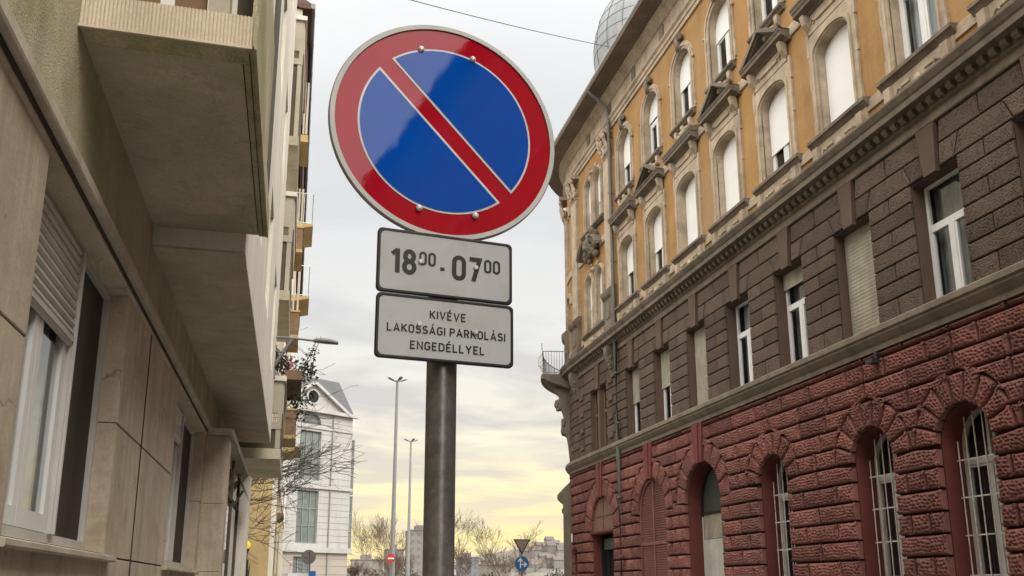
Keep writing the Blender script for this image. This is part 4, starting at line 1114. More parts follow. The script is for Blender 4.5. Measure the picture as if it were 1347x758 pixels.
def surround_up(c):
    hw, zb, zs = 0.62, 15.52, 17.28
    def lp(r_): return [(c-r_, zb)] + [(c-r_*math.cos(PI*k/16), zs+r_*math.sin(PI*k/16)) for k in range(17)] + [(c+r_, zb)]
    g = MB(); outline_ring(g, lp(hw), lp(0.84), 0.05, 0.05); outline_ring(g, lp(0.70), lp(0.78), 0.085, 0.085)
    for q in (-1, 1):
        g.ball(FR(c+q*0.86, 17.2, 0.06), 0.05, 6); g.box(*sorted((c+q*0.80, c+q*0.87)), 15.6, 16.1, -0.01, 0.055, F=FR)
    sur = g.build('window_surround', M['stone'], corner)
    g = MB(); lump(g, c, 18.24, 0.06, 0.10, 9, 5, (0.20, 0.12)); g.sweep([(0, 17.92), (0.14, 17.92), (0.19, 18.3), (0, 18.34)], [c-0.10, c+0.10], FR)
    g.build('carved_keystone', M['stone_dark'], sur, True)
    g = MB()
    g.sweep([(-0.02, 15.33), (0.06, 15.33), (0.10, 15.38), (0.16, 15.42), (0.16, 15.49), (-0.2, 15.525)], [c-0.80, c+0.80], FR)
    g.build('sill', M['stone_dark'], sur)
    g = MB(); lump(g, c, 15.14, 0.05, 0.10, 12, 9, (0.36, 0.10)); g.sweep([(0, 15.0), (0.10, 15.1), (0.12, 15.33), (0, 15.33)], [c-0.56, c-0.42], FR); g.sweep([(0, 15.0), (0.10, 15.1), (0.12, 15.33), (0, 15.33)], [c+0.42, c+0.56], FR)
    g.build('carved_apron', M['stone'], sur, True)
    return sur
su = surround_up(YK(3))
for k in range(-3, 7):
    if k != 3: copy_part(su, (0, YK(k)-YK(3), 0), corner)
# ---- twin windows between the pilasters
def twin(cs, zb, zs, hw=0.38):
    g = MB()
    for c in cs:
        def lp(r_): return [(c-r_, zb)] + [(c-r_*math.cos(PI*k/12), zs+r_*math.sin(PI*k/12)) for k in range(13)] + [(c+r_, zb)]
        outline_ring(g, lp(hw), lp(hw+0.17), 0.06, 0.06); outline_ring(g, lp(hw+0.06), lp(hw+0.12), 0.095, 0.095)
    m_ = (cs[0]+cs[1])/2
    lump(g, m_, zs+0.62, 0.06, 0.09, 6, 4, (0.10, 0.14)); lump(g, cs[0], zs+0.56, 0.06, 0.07, 4, 6, (0.08, 0.08)); lump(g, cs[1], zs+0.56, 0.06, 0.07, 4, 7, (0.08, 0.08))
    sur = g.build('twin_window_surround', M['stone'], corner)
    g = MB(); g.sweep([(-0.02, zb-0.19), (0.07, zb-0.19), (0.18, zb-0.10), (0.18, zb-0.02), (-0.2, zb+0.005)], [cs[0]-0.72, cs[1]+0.72], FR); g.build('sill', M['stone_dark'], sur)
    for c in cs:
        g = MB(); arch_band(g, c, hw, zb, zs, hw, 0.05, -0.22, -0.15); bar(g, c-hw+0.05, c+hw-0.05, zs-0.35, zs-0.27, -0.22, -0.142); bar(g, c-0.035, c+0.035, zb+0.05, zs-0.351, -0.22, -0.14)
        w = g.build('narrow_window', M['white_paint'], corner)
        add_glass(w, lambda mm, o: arched_sheet(mm, c, hw-0.02, zb+0.02, zs, hw-0.02, o), -0.185)
        room(w, c, hw, zb, zs+hw, -0.4, 'curtain_white')
        g = MB(); arched_sheet(g, c, hw-0.006, zs-0.9, zs, hw-0.006, -0.135); g.build('roller_blind', M['blind'], w, fix=False)
    return sur
twin((30.16, 31.28), 15.56, 17.36); tl = twin((30.22, 31.40), 11.36, 13.25)
g = MB(); g.sweep([(-0.02, 10.55), (0.06, 10.55), (0.06, 11.17), (-0.02, 11.17)], [29.6, 32.1], FR); lump(g, 30.8, 10.85, 0.06, 0.09, 14, 3, (0.9, 0.12)); g.build('apron_panel', M['stone'], tl, True)
# carved cartouche with broken hood between the twin windows
g = MB()
q = random.Random(11)
for i in range(60):
    a = q.uniform(0, 2*PI); rr = q.uniform(0.1, 1.0)
    g.ball(FR(30.85+math.cos(a)*rr*0.85, 14.72+math.sin(a)*rr*0.62, 0.10+0.22*(1-rr)), q.uniform(0.07, 0.17), 6, (0.9, q.uniform(0.7, 1.3), q.uniform(0.7, 1.3)))
for sg in (-1, 1):
    scroll(g, 30.85+sg*0.62, 14.95, 0.26, 0.22, sg); scroll(g, 30.85+sg*0.55, 14.45, 0.2, 0.2, -sg)
    rows = []
    for i in range(8):
        t = i/7; z = 15.05-0.5*t*t; s = 30.85+sg*(0.35+0.75*t)
        rows.append([FR(s, z-0.12, 0), FR(s, z-0.12, 0.34), FR(s, z-0.04, 0.40), FR(s, z, 0.40), FR(s, z+0.03, 0)])
    g.grid(rows); g.poly(rows[0]); g.poly(rows[-1])
g.build('carved_cartouche', M['stone_dark'], corner)
# ---- giant pilasters
def pilaster(s0, s1, o=0.13):
    g = MB()
    g.sweep([(-0.02, 12.35), (o, 12.35), (o, 18.0), (-0.02, 18.0)], ssamp(s0, s1), FR)
    p = g.build('pilaster', M['stone'], corner)
    g = MB()
    e = 0.10
    g.sweep([(-0.02, 10.62), (o+0.10, 10.62), (o+0.10, 10.95), (o+0.06, 11.0), (o+0.06, 11.9), (o+0.16, 12.0), (o+0.20, 12.12), (o+0.20, 12.2), (o+0.08, 12.3), (o+0.03, 12.36), (-0.02, 12.36)], ssamp(s0-e, s1+e), FR)
    c = (s0+s1)/2
    g.sweep([(o+0.059, 11.15), (o+0.085, 11.17), (o+0.085, 11.72), (o+0.059, 11.74)], [c-0.2, c+0.2], FR)
    g.build('pedestal', M['stone_dark'], p)
    g = MB()
    g.sweep([(-0.02, 17.55), (o+0.03, 17.55), (o+0.03, 17.60), (-0.02, 17.60)], ssamp(s0-0.03, s1+0.03), FR)
    q = random.Random(21)
    for i in range(46):
        s = q.uniform(s0-0.06, s1+0.06); z = q.uniform(17.68, 18.42)
        g.ball(FR(s, z, o+0.02+(z-17.68)*0.20), q.uniform(0.05, 0.10), 6, (0.9, 0.8, 1.4))
    for sg, sx in ((-1, s0), (1, s1)): scroll(g, sx+sg*0.02, 18.36, 0.15, o+0.12, sg)
    g.sweep([(-0.02, 18.45), (o+0.18, 18.45), (o+0.22, 18.52), (o+0.22, 18.60), (-0.02, 18.60)], ssamp(s0-0.12, s1+0.12), FR)
    g.build('capital', M['stone'], p)
pilaster(28.62, 29.25); pilaster(32.62, 33.30); pilaster(34.75, 35.35)
for zc in (13.3, 17.3):           # thin hood arches over the slits round the corner
    g = MB()
    pts = [(34.35-0.45*math.cos(PI*k/10), zc+0.45*math.sin(PI*k/10)) for k in range(11)]; pto = [(34.35-0.6*math.cos(PI*k/10), zc+0.62*math.sin(PI*k/10)) for k in range(11)]
    outline_ring(g, pts, pto, 0.08, 0.08)
    hd = g.build('arched_hood', M['stone'], corner)
for zb, zs in ((11.7, 13.2), (15.7, 17.2)):
    g = MB(); arch_band(g, 34.35, 0.24, zb, zs, 0.24, 0.04, -0.2, -0.15)
    w = g.build('slit_window', M['wood_brown'], corner)
    add_glass(w, lambda mm, o: arched_sheet(mm, 34.35, 0.23, zb, zs, 0.23, o), -0.18); room(w, 34.35, 0.24, zb, zs+0.2, -0.3)
# carved consoles under the cornice
for c in (29.0, 33.2):
    g = MB(); g.sweep([(0, 9.0), (0.08, 9.0), (0.12, 9.3), (0.26, 9.6), (0.34, 9.9), (0.34, 10.1), (0, 10.1)], [c-0.17, c+0.17], FR); lump(g, c, 9.45, 0.14, 0.11, 8, 13, (0.14, 0.30))
    g.build('carved_console', M['stone_dark'], corner)
# ---- corner balcony
g = MB()
TA, TB = 0.20, 1.3
ts = rang(TA, TB, 14)
prof = [(0.0, 9.75), (0.30, 9.88), (0.72, 10.02), (0.98, 10.12), (1.05, 10.18), (1.24, 10.22), (1.24, 10.34), (1.20, 10.40), (0.0, 10.40)]
g.grid([[FC(t, z, o) for o, z in prof] for t in ts], close_v=True); g.poly([FC(TA, z, o) for o, z in prof]); g.poly([FC(TB, z, o) for o, z in prof])
bal = g.build('corner_balcony', M['stone_dark'], corner)
g = MB()
def console(t0, t1):
    prof = [(0.0, 6.58), (0.05, 6.6), (0.08, 7.0), (0.13, 7.5), (0.18, 7.8), (0.34, 7.92), (0.40, 8.1), (0.38, 8.3), (0.29, 8.42), (0.30, 8.7), (0.38, 8.95), (0.58, 9.02), (0.68, 9.16), (0.63, 9.32), (0.46, 9.40), (0.50, 9.6), (0.8, 9.85), (0.0, 9.85)]
    g.grid([[FC(t, z, o) for o, z in prof] for t in (t0, t1)], close_v=True); g.poly([FC(t0, z, o) for o, z in prof]); g.poly([FC(t1, z, o) for o, z in prof])
    lump(g, S0+RC*(t0+t1)/2, 8.15, 0.27, 0.12, 14, 17, (0.26, 0.3)); lump(g, S0+RC*(t0+t1)/2, 9.1, 0.50, 0.12, 12, 18, (0.26, 0.25))
for ta in (0.26, 1.02):
    g = MB(); console(ta, ta+0.10); g.build('carved_bracket', M['stone_dark'], bal)
g = MB()
def railing(mb, path, z0, z1, step, rb=0.014, rr=0.02, n=5):
    tot = 0
    for a, b_ in zip(path, path[1:]):
        a, b_ = Vector((a[0], a[1], 0)), Vector((b_[0], b_[1], 0)); Ld = (b_-a).length
        k = max(1, round(Ld/step))
        for i in range(k+1):
            p = a.lerp(b_, i/k); mb.tube([(p.x, p.y, z0), (p.x, p.y, z1)], rb, n, cap=False)
    for z in (z0+0.06, z1): mb.tube([(p[0], p[1], z) for p in path], rr, 6)
rp = [FC(TA, 0, 0.1)] + [FC(t, 0, 1.14) for t in rang(TA, TB, 12)]
railing(g, rp, 10.40, 11.40, 0.115, 0.012, 0.022)
for t in rang(TA, TB, 10):
    c = FC(t, 10.85, 1.16); g.tube([(c[0]+0.10*math.cos(a), c[1]+0.10*math.sin(a)*0.5, c[2]+0.16*math.sin(a)) for a in [2*PI*i/12 for i in range(13)]], 0.012, 5)
g.tube([FC(TA, 10.4, 1.14), FC(TA, 11.75, 1.2)], 0.02, 6); g.tube([FC(TA, 10.6, 1.14), FC(TA, 10.75, 1.34), FC(TA, 11.1, 1.32), FC(TA, 11.3, 1.16)], 0.018, 6)
g.build('iron_railing', mat('pale_grey_iron', (0.26, 0.27, 0.26), 0.5, 0.15, 5), bal)

# ---- dome
g = MB()
DC = (15.05, 33.8, 0)
dpf = [(2.55, 19.8), (2.55, 23.6), (2.75, 23.7), (2.75, 23.9), (2.45, 24.1), (2.52, 24.8), (2.60, 25.6), (2.60, 26.2), (2.52, 26.8), (2.36, 27.4), (2.08, 28.0), (1.72, 28.5), (1.40, 28.85), (1.26, 29.15), (1.26, 30.6), (1.45, 30.7), (1.45, 30.85), (1.1, 31.3), (0.4, 32.2), (0.06, 33.6)]
g.lathe(dpf, DC, 40)
dm = g.build('dome', M['dome'], corner, True)
g = MB()
for i in range(18):              # standing seams and lap joints of the sheets
    a = 2*PI*i/18
    g.tube([(DC[0]+(r_+0.01)*math.cos(a), DC[1]+(r_+0.01)*math.sin(a), z) for r_, z in dpf[4:14]], 0.014, 5)
for r_, z in dpf[5:13]: g.tube([(DC[0]+(r_+0.006)*math.cos(2*PI*i/40), DC[1]+(r_+0.006)*math.sin(2*PI*i/40), z) for i in range(41)], 0.010, 5)
g.build('sheet_seam', M['seam'], dm)

# ================================================================== the beige building beside the camera
AX = -1.2
def FL(s, z, o): return (AX+o, s, z)
B1E = 17.2
near = thing('beige_apartment_building', (AX, 5, 0), 'weathered beige apartment building with stone ground floor and deep overhanging storeys right beside the camera', 'building')
W1, W2 = (5.255, 1.075), (10.65, 1.40)          # window centres and half widths
g = MB()
wall(g, FL, -30, 12.35, 0.0, 3.62, [(-0.6, 1.08, 1.82, 3.60, 0), (W1[0], W1[1], 1.82, 3.60, 0), (W2[0], W2[1], 1.82, 3.60, 0)], o=-0.012, depth=0.14)
g.build('joint_backing', M['grime'], near)
g = MB()           # stone panels, 6 mm joints
def panels(mb, s0, s1, z0, z1, cols, rows, o=0.0, t=0.012):
    ss = [s0]+cols+[s1]; zz = [z0]+rows+[z1]
    for a, b_ in zip(ss, ss[1:]):
        for c, d_ in zip(zz, zz[1:]):
            i = 0.006
            mb.grid([[FL(s, z, oo) for s, z in ((a+i+k, c+i+k), (b_-i-k, c+i+k), (b_-i-k, d_-i-k), (a+i+k, d_-i-k))] for k, oo in ((0, o-t), (0, o-0.004), (0.004, o))], close_v=True)
            mb.poly([FL(s, z, o) for s, z in ((a+i+0.004, c+i+0.004), (b_-i-0.004, c+i+0.004), (b_-i-0.004, d_-i-0.004), (a+i+0.004, d_-i-0.004))])
panels(g, 0.48, 4.18, 0.9, 3.61, [1.5, 2.75], [1.80, 2.69]); panels(g, -30, -1.68, 0.9, 3.61, [-28+1.3*i for i in range(20)], [1.80, 2.69])
panels(g, 6.33, 9.25, 0.9, 3.61, [7.37], [1.80, 2.69])
panels(g, -1.68, 0.48, 0.9, 1.80, [-0.6], []); panels(g, 4.18, 6.33, 0.9, 1.78, [5.2], []); panels(g, 9.25, 12.05, 0.9, 1.78, [10.6], [])
panels(g, 12.05, 12.35, 0.9, 3.61, [], [1.80, 2.69])
panels(g, -30, 12.35, 0.0, 0.9, [-28+2.1*i for i in range(19)], [], 0.03, 0.04)
# reveals of the openings clad in the same stone
for c, hw in ((-0.6, 1.08), W1, W2):
    for sg in (-1, 1):
        x = c+sg*hw
        for z0, z1 in ((1.82, 2.686), (2.694, 3.60)):
            g.box(*sorted((x, x+sg*-0.006)), z0, z1, -0.14, -0.004, F=FL)
g.build('stone_cladding', M['b1_stone'], near)
g = MB(); g.box(7.352, 7.388, 0.9, 3.61, -0.002, 0.004, F=FL); g.build('vertical_joint', M['grime'], near)
g = MB()
g.sweep([(-0.14, 3.585), (0.0, 3.60), (0.012, 3.615), (0.012, 3.66), (-0.14, 3.66)], [-30, 12.32], FL)
g.build('lintel_soffit', M['b1_soffit'], near)
g = MB()
g.sweep([(-0.02, 3.655), (0.055, 3.665), (0.06, 3.68), (0.06, 3.735), (0.045, 3.75), (-0.02, 3.765)], [-30, 12.32], FL)
g.build('ledge_strip', M['strip'], near)
g = MB(); g.sweep([(-0.02, 3.625), (0.022, 3.63), (0.022, 3.656), (-0.02, 3.656)], [-30, 12.32], FL); g.build('drip_joint', M['grime'], near)  # dark strip painted in as the shadow under the ledge
# upper wall (stucco), with the storey openings further up left plain behind the balconies
g = MB()
UP1 = [(c, 0.6, z0, z0+1.5, 0) for z0 in (5.3, 8.8, 12.2) for c in (-2.5, 1.5)]
for zz0, zz1, ops in ((3.74, 8.0, UP1[:2]), (8.0, 11.5, UP1[2:4]), (11.5, 17.0, UP1[4:6])):
    wall(g, FL, -30, B1E, zz0, zz1, ops, o=0.0, depth=0.15)
g.build('stucco_wall', M['b1_stucco'], near)
def small_window(c, hw, zb, zt, F, o, parent, fm='alu'):
    g = MB()
    for a, b_, z0, z1 in ((c-hw, c-hw+0.06, zb, zt), (c+hw-0.06, c+hw, zb, zt), (c-hw+0.06, c+hw-0.06, zb, zb+0.06), (c-hw+0.06, c+hw-0.06, zt-0.06, zt), (c-0.04, c+0.04, zb+0.06, zt-0.06)): g.box(a, b_, z0, z1, o-0.06, o, F=F)
    w = g.build('casement_window', M[fm], parent)
    g = MB(); g.poly([F(s, z, o-0.03) for s, z in ((c-hw+0.03, zb+0.03), (c+hw-0.03, zb+0.03), (c+hw-0.03, zt-0.03), (c-hw+0.03, zt-0.03))]); g.build('glass_pane', M['glass'], w, fix=False)
    g = MB(); g.poly([F(s, z, o-0.2) for s, z in ((c-hw, zb), (c+hw, zb), (c+hw, zt), (c-hw, zt))]); g.build('curtain', M['curtain_dark'], w, fix=False)  # flat dark sheet in place of the unlit room
    return w
u0_ = small_window(-2.5, 0.6, 5.3, 6.8, FL, -0.08, near)
for z0 in (5.3, 8.8, 12.2):
    for c in (-2.5, 1.5):
        if (c, z0) != (-2.5, 5.3): copy_part(u0_, (0, c+2.5, z0-5.3), near)
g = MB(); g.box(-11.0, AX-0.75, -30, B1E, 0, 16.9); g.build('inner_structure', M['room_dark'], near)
g = MB(); g.box(-11.0, AX, B1E-0.01, B1E+0.02, 0, 17.0); g.build('end_wall', M['b1_stucco'], near)
g = MB(); g.sweep([(-10, 17.0), (0.5, 17.0), (0.55, 17.12), (0.5, 17.2), (-5, 19.5), (-10, 17.2)], [-30, B1E], FL); g.build('roof', M['roof'], near)
# ---- the two big windows
def big_window(c, hw, shutter_z, sp):
    zb, zt = 1.84, 3.585; o1 = -0.12
    a, b_ = c-hw, c+hw
    def B(mb, s0, s1, z0, z1, oa, ob): mb.box(s0, s1, z0, z1, oa, ob, F=FL)
    g = MB()
    B(g, a, a+0.05, zb, zt, o1-0.06, o1); B(g, b_-0.045, b_, zb, zt, o1-0.06, o1); B(g, a+0.05, b_-0.045, zt-0.04, zt, o1-0.06, o1); B(g, a+0.05, b_-0.045, zb, zb+0.05, o1-0.06, o1)
    B(g, sp-0.05, sp+0.045, zb+0.05, zt-0.04, o1-0.06, o1+0.02); B(g, sp-0.012, sp+0.008, zb+0.05, zt-0.04, o1+0.021, o1+0.026)
    w = g.build('shuttered_window', M['alu'], near)
    g = MB()            # white sash left of the post
    e0, e1 = a+0.055, sp-0.055
    m_ = lerp(e0, e1, 0.5)
    for s0, s1 in ((e0, m_-0.004), (m_+0.004, e1)):
        B(g, s0, s0+0.075, zb+0.055, zt-0.045, o1-0.05, o1-0.008); B(g, s1-0.075, s1, zb+0.055, zt-0.045, o1-0.05, o1-0.008)
        B(g, s0+0.076, s1-0.076, zb+0.055, zb+0.15, o1-0.05, o1-0.008); B(g, s0+0.076, s1-0.076, zt-0.13, zt-0.045, o1-0.05, o1-0.008)
    g.build('sash', M['white_paint'], w)
    g = MB(); g.poly([FL(s, z, o1-0.03) for s, z in ((e0+0.03, zb+0.08), (e1-0.03, zb+0.08), (e1-0.03, zt-0.08), (e0+0.03, zt-0.08))]); g.build('glass_pane', M['glass'], w, fix=False)
    g = MB(); xs = rang(e0, e1, 60)
    g.grid([[FL(s, z, o1-0.13+0.03*math.sin(38*s+0.8*math.sin(9*s))) for s in xs] for z in (zb, zt)]); g.build('curtain', M['curtain_white'], w, True, fix=False)
    g = MB(); B(g, sp+0.05, b_-0.05, zb+0.052, zt-0.042, o1-0.045, o1-0.035); g.build('dark_pane', M['dark_glass'], w)
    g = MB()
    z = zt-0.02
    n = 0
    while z > shutter_z:
        g.grid([[FL(s, zz, o1+oo) for s in (a+0.012, sp-0.055)] for zz, oo in ((z, 0.002), (z-0.008, 0.016), (z-0.030, 0.022), (z-0.046, 0.014), (z-0.052, 0.0))]); z -= 0.055
    g.box(a+0.012, sp-0.055, z+0.028, z+0.058, o1-0.002, o1+0.026, F=FL)
    g.build('roller_shutter', M['shutter'], w, fix=False)
    g = MB(); B(g, sp-0.052, sp-0.028, zb+0.05, zt-0.04, o1+0.022, o1+0.036); g.build('shutter_guide', M['alu'], w)
    g = MB(); g.sweep([(-0.15, 1.775), (0.05, 1.765), (0.055, 1.775), (0.055, 1.80), (-0.1, 1.838), (-0.15, 1.842)], [a-0.13, b_+0.16], FL); g.build('sill', M['strip'], w)
    return w
big_window(W1[0], W1[1], 2.99, 5.43)
big_window(W2[0], W2[1], 3.2, 10.62)
big_window(-0.6, 1.08, 2.4, -0.42)
# ---- entrance frame with canopy
g = MB()
for z0, z1 in ((0.0, 1.80), (1.806, 2.69), (2.696, 3.60)): g.box(AX, -0.92, 12.352, 12.70, z0, z1)
g.box(-0.919, -0.895, 12.352, 12.72, 0, 3.60)
fr_o = g.build('entrance_jamb', M['b1_stone'], near)
g = MB(); g.box(AX, -0.86, 12.30, 17.3, 3.61, 3.68); g.box(-0.859, -0.85, 12.30, 17.3, 3.602, 3.70); g.box(AX, -0.861, 12.285, 12.299, 3.602, 3.70)
g.build('entrance_canopy', M['strip'], near)
g = MB(); g.box(AX, -0.88, 12.71, 17.25, 3.585, 3.602); g.build('canopy_soffit', M['b1_soffit'], near)
g = MB(); g.box(-1.02, -0.985, 12.74, 16.6, 0.9, 3.0); g.build('stall_panel', M['b1_cream'], near)
g = MB()
for y in (12.78, 14.4, 16.1): g.box(-0.99, -0.94, y, y+0.06, 0.2, 3.55)
g.box(-0.99, -0.94, 12.84, 16.1, 2.9, 2.96)
sf_ = g.build('shopfront_frame', M['olive'], near)
g = MB(); g.poly([(-0.965, 12.84, 0.4), (-0.965, 16.1, 0.4), (-0.965, 16.1, 3.55), (-0.965, 12.84, 3.55)]); g.build('glass_pane', M['glass'], sf_, fix=False)
g = MB(); g.box(-0.985, -0.80, 16.85, 17.18, 0.0, 3.60); g.build('white_post', M['b1_white'], near)
g = MB()
for k in range(1):
    p = [(-0.935, 15.2, 3.38), (-0.78, 15.5, 3.02)]
    g.poly([(-0.93, 14.5, 3.42), (-0.93, 16.6, 3.42), (-0.77, 16.6, 3.06), (-0.77, 14.5, 3.06)]); g.poly([(-0.92, 14.5, 3.44), (-0.92, 16.6, 3.44), (-0.75, 16.6, 3.06), (-0.75, 14.5, 3.06)])
    g.tube([(-0.94, 14.6, 2.85), (-0.80, 14.6, 3.10)], 0.02, 6)
g.build('open_vent_sash', M['olive'], near)
# ---- balcony over the pavement
b1 = MB()
b1.box(AX+0.001, -0.345, 4.36, 7.0, 4.405, 4.585)
bal1 = b1.build('balcony_slab', M['b1_soffit'], near)
g = MB()
x = AX+0.001
while x < -0.335:
    g.sweep([(0, 0), (0.004, 0.003), (0.0055, 0.0085), (0.004, 0.014), (0, 0.017)], [4.40, 4.59], lambda s, z, o, x=x: (x+z, 4.36-o, s)); x += 0.019
g.box(AX+0.001, -0.335, 4.345, 4.36, 4.39, 4.405)
g.build('ribbed_edge', M['ribbed'], bal1)
g = MB(); g.box(-0.344, -0.322, 4.345, 7.0, 4.39, 4.60); g.build('slab_fascia', M['b1_stucco'], bal1)
g = MB()          # drip grooves on the soffit
g.box(AX+0.02, -0.396, 4.515, 4.521, 4.402, 4.4075); g.box(-0.402, -0.396, 4.522, 6.95, 4.402, 4.4075); g.box(-0.362, -0.357, 4.4, 6.97, 4.3905, 4.394)
g.build('drip_groove', M['grime'], bal1)
g = MB(); g.box(-0.393, -0.346, 4.36, 7.0, 4.395, 4.4045); g.box(AX+0.01, -0.394, 4.361, 4.51, 4.396, 4.4045); g.build('soffit_border', M['b1_stucco'], bal1)
g = MB(); g.box(-1.19, -0.60, 4.42, 4.45, 4.62, 5.62); g.build('brown_panel', M['wood_brown'], bal1)
g = MB(); g.box(-0.585, -0.475, 4.37, 4.47, 4.585, 5.75); g.build('balcony_post', M['b1_cream'], bal1)
g = MB(); g.box(-0.83, -0.76, 4.405, 4.418, 4.60, 4.72); g.build('paper_notice', M['white_paint'], bal1)
g = MB(); g.box(-0.36, -0.335, 4.42, 6.35, 4.60, 5.70); g.build('parapet_panel', M['b1_stucco'], bal1)
g = MB(); g.box(-0.352, -0.337, 6.35, 6.98, 4.60, 7.4); g.build('dark_mesh_screen', M['olive'], bal1)
g = MB(); g.box(-0.46, -0.37, 4.60, 4.66, 4.60, 5.6); g.build('dark_side_panel', M['olive'], bal1)
# ---- projecting bay (erker)
def FE(s, z, o): return (-0.495+o, s, z)
g = MB()
EW = [(c, 0.55) for c in (8.8, 11.6, 14.6)]
for z0, z1, zb in ((4.25, 7.6, 5.2), (7.6, 11.0, 8.6), (11.0, 16.9, 12.0)):
    wall(g, FE, 7.0, 16.9, z0, z1, [(c, hw, zb, zb+1.55, 0) for c, hw in EW], o=0.0, depth=0.12)
for z0 in (4.25,):
    g.poly([(AX, 7.0, 4.25), (-0.495, 7.0, 4.25), (-0.495, 7.0, 16.9), (AX, 7.0, 16.9)]); g.poly([(AX, 16.9, 4.25), (-0.495, 16.9, 4.25), (-0.495, 16.9, 16.9), (AX, 16.9, 16.9)])
erk = g.build('bay_wall', M['b1_white'], near)
g = MB(); g.box(AX+0.002, -0.497, 7.002, 16.898, 4.24, 4.26); g.box(AX+0.003, -0.56, 7.0, 7.55, 4.228, 4.2395); g.build('bay_soffit', M['b1_soffit'], erk)
e0_ = small_window(8.8, 0.55, 5.2, 6.75, FE, -0.05, erk) if False else None
bay_w = None
for c, hw in EW:
    for zb in (5.2, 8.6, 12.0):
        if bay_w is None: bay_w = small_window(c, hw, zb, zb+1.55, FE, -0.05, near); bay_w.name = 'bay_window'; b00 = (c, zb)
        else: copy_part(bay_w, (0, c-b00[0], zb-b00[1]), near)
# ---- balconies beyond the bay, stacked
def YP(x, z, y): return (x, y, z)
for zf, name in ((4.19, 'a'), (7.38, 'b'), (10.76, 'c')):
    g = MB(); g.box(AX, -0.31, 17.22, 20.4, zf-0.2, zf); sl = g.build('balcony_slab', M['b1_soffit'], near)
    top = {4.19: 5.52, 7.38: 9.40, 10.76: 13.5}[zf]
    dk = {4.19: (4.2, 4.57), 7.38: (7.39, 8.42), 10.76: (10.77, 12.45)}[zf]
    g = MB(); g.box(AX, -0.345, 17.26, 17.30, dk[0], dk[1]); g.box(-0.35, -0.32, 17.31, 20.4, dk[0], dk[1]); g.build('balcony_screen', M['olive'], sl)
    g = MB(); h0 = dk[1]
    g.box(AX, -0.32, 17.23, 17.33, h0, h0+0.14); g.box(AX, -0.62, 17.23, 17.33, h0+0.14, h0+0.32); g.box(-0.40, -0.32, 17.23, 17.33, h0+0.14, h0+0.32); g.box(AX, -0.32, 17.23, 17.33, h0+0.32, top)
    g.box(-0.40, -0.30, 17.34, 20.4, h0+0.32, h0+0.95 if zf > 5 else top)
    g.build('end_parapet', M['b1_cream'], sl)
    g = MB(); g.box(AX, -0.27, 17.18, 20.4, top+0.001, top+0.10); g.build('parapet_coping', M['b1_white'], sl)
    g = MB(); g.box(-0.42, -0.33, 17.24, 17.33, dk[0], h0-0.001); g.build('balcony_post', M['b1_cream'], sl)

# flower boxes on the balcony beyond the bay
def leaf_blob(mb, c, rad, n, q, size=0.05, flat=0.8):
    for i in range(n):
        d = Vector((q.gauss(0, 1), q.gauss(0, 1), q.gauss(0, 1)*flat)); d.normalize(); p = Vector(c)+d*rad*q.random()**0.5
        a = Vector((q.gauss(0, 1), q.gauss(0, 1), q.gauss(0, 1))).normalized(); b_ = a.cross(Vector((q.gauss(0, 1), q.gauss(0, 1), q.gauss(0, 1)))).normalized()
        sz = size*q.uniform(0.6, 1.3)
        mb.poly([p-a*sz, p+b_*sz*0.5, p+a*sz, p-b_*sz*0.5])
M['leaf_dark'] = mat('dark_winter_leaves', (0.035, 0.042, 0.025), 0.8, 0.4, 6)
M['leaf_red'] = mat('reddish_leaves', (0.13, 0.035, 0.045), 0.8, 0.3, 6)
M['petal'] = mat('pink_petals', (0.45, 0.20, 0.24), 0.8, 0.2, 6)
fb = thing('balcony_plant', (-0.2, 18.0, 5.62), 'straggly dark plant with pink flowers trailing over the balcony edge beyond the bay', 'plant')
q = random.Random(31)
g = MB(); g.box(-0.30, 0.02, 17.5, 19.6, 5.63, 5.82); g.build('flower_box', M['wood_brown'], fb)
g = MB()
for i in range(9): leaf_blob(g, (q.uniform(-0.5, 0.15), q.uniform(17.4, 19.4), q.uniform(5.65, 6.25)), 0.26, 60, q, 0.045)
for i in range(5): leaf_blob(g, (q.uniform(-0.1, 0.25), q.uniform(17.6, 19.2), q.uniform(5.0, 5.7)), 0.16, 40, q, 0.04)
g.build('foliage', M['leaf_dark'], fb, fix=False)
g = MB()
for i in range(4): leaf_blob(g, (q.uniform(-0.5, 0.1), q.uniform(17.4, 19.0), q.uniform(5.8, 6.3)), 0.2, 40, q, 0.045)
g.build('foliage', M['leaf_red'], fb, fix=False)
g = MB()
for i in range(7): leaf_blob(g, (q.uniform(-0.5, 0.15), q.uniform(17.35, 18.6), q.uniform(5.75, 6.3)), 0.07, 16, q, 0.035)
g.build('blossom', M['petal'], fb, fix=False)
for i in range(4):
    g = MB(); x = q.uniform(0.0, 0.28); y = q.uniform(17.5, 19.2)
    g.tube([(x, y, 5.75), (x+q.uniform(-0.05, 0.1), y, 6.2), (x+q.uniform(-0.1, 0.15), y, 6.6)], [0.01, 0.008, 0.004], 5)
    leaf_blob(g, (x+0.02, y, 6.3), 0.12, 24, q, 0.03); g.build('stem', M['leaf_dark'], fb, fix=False)

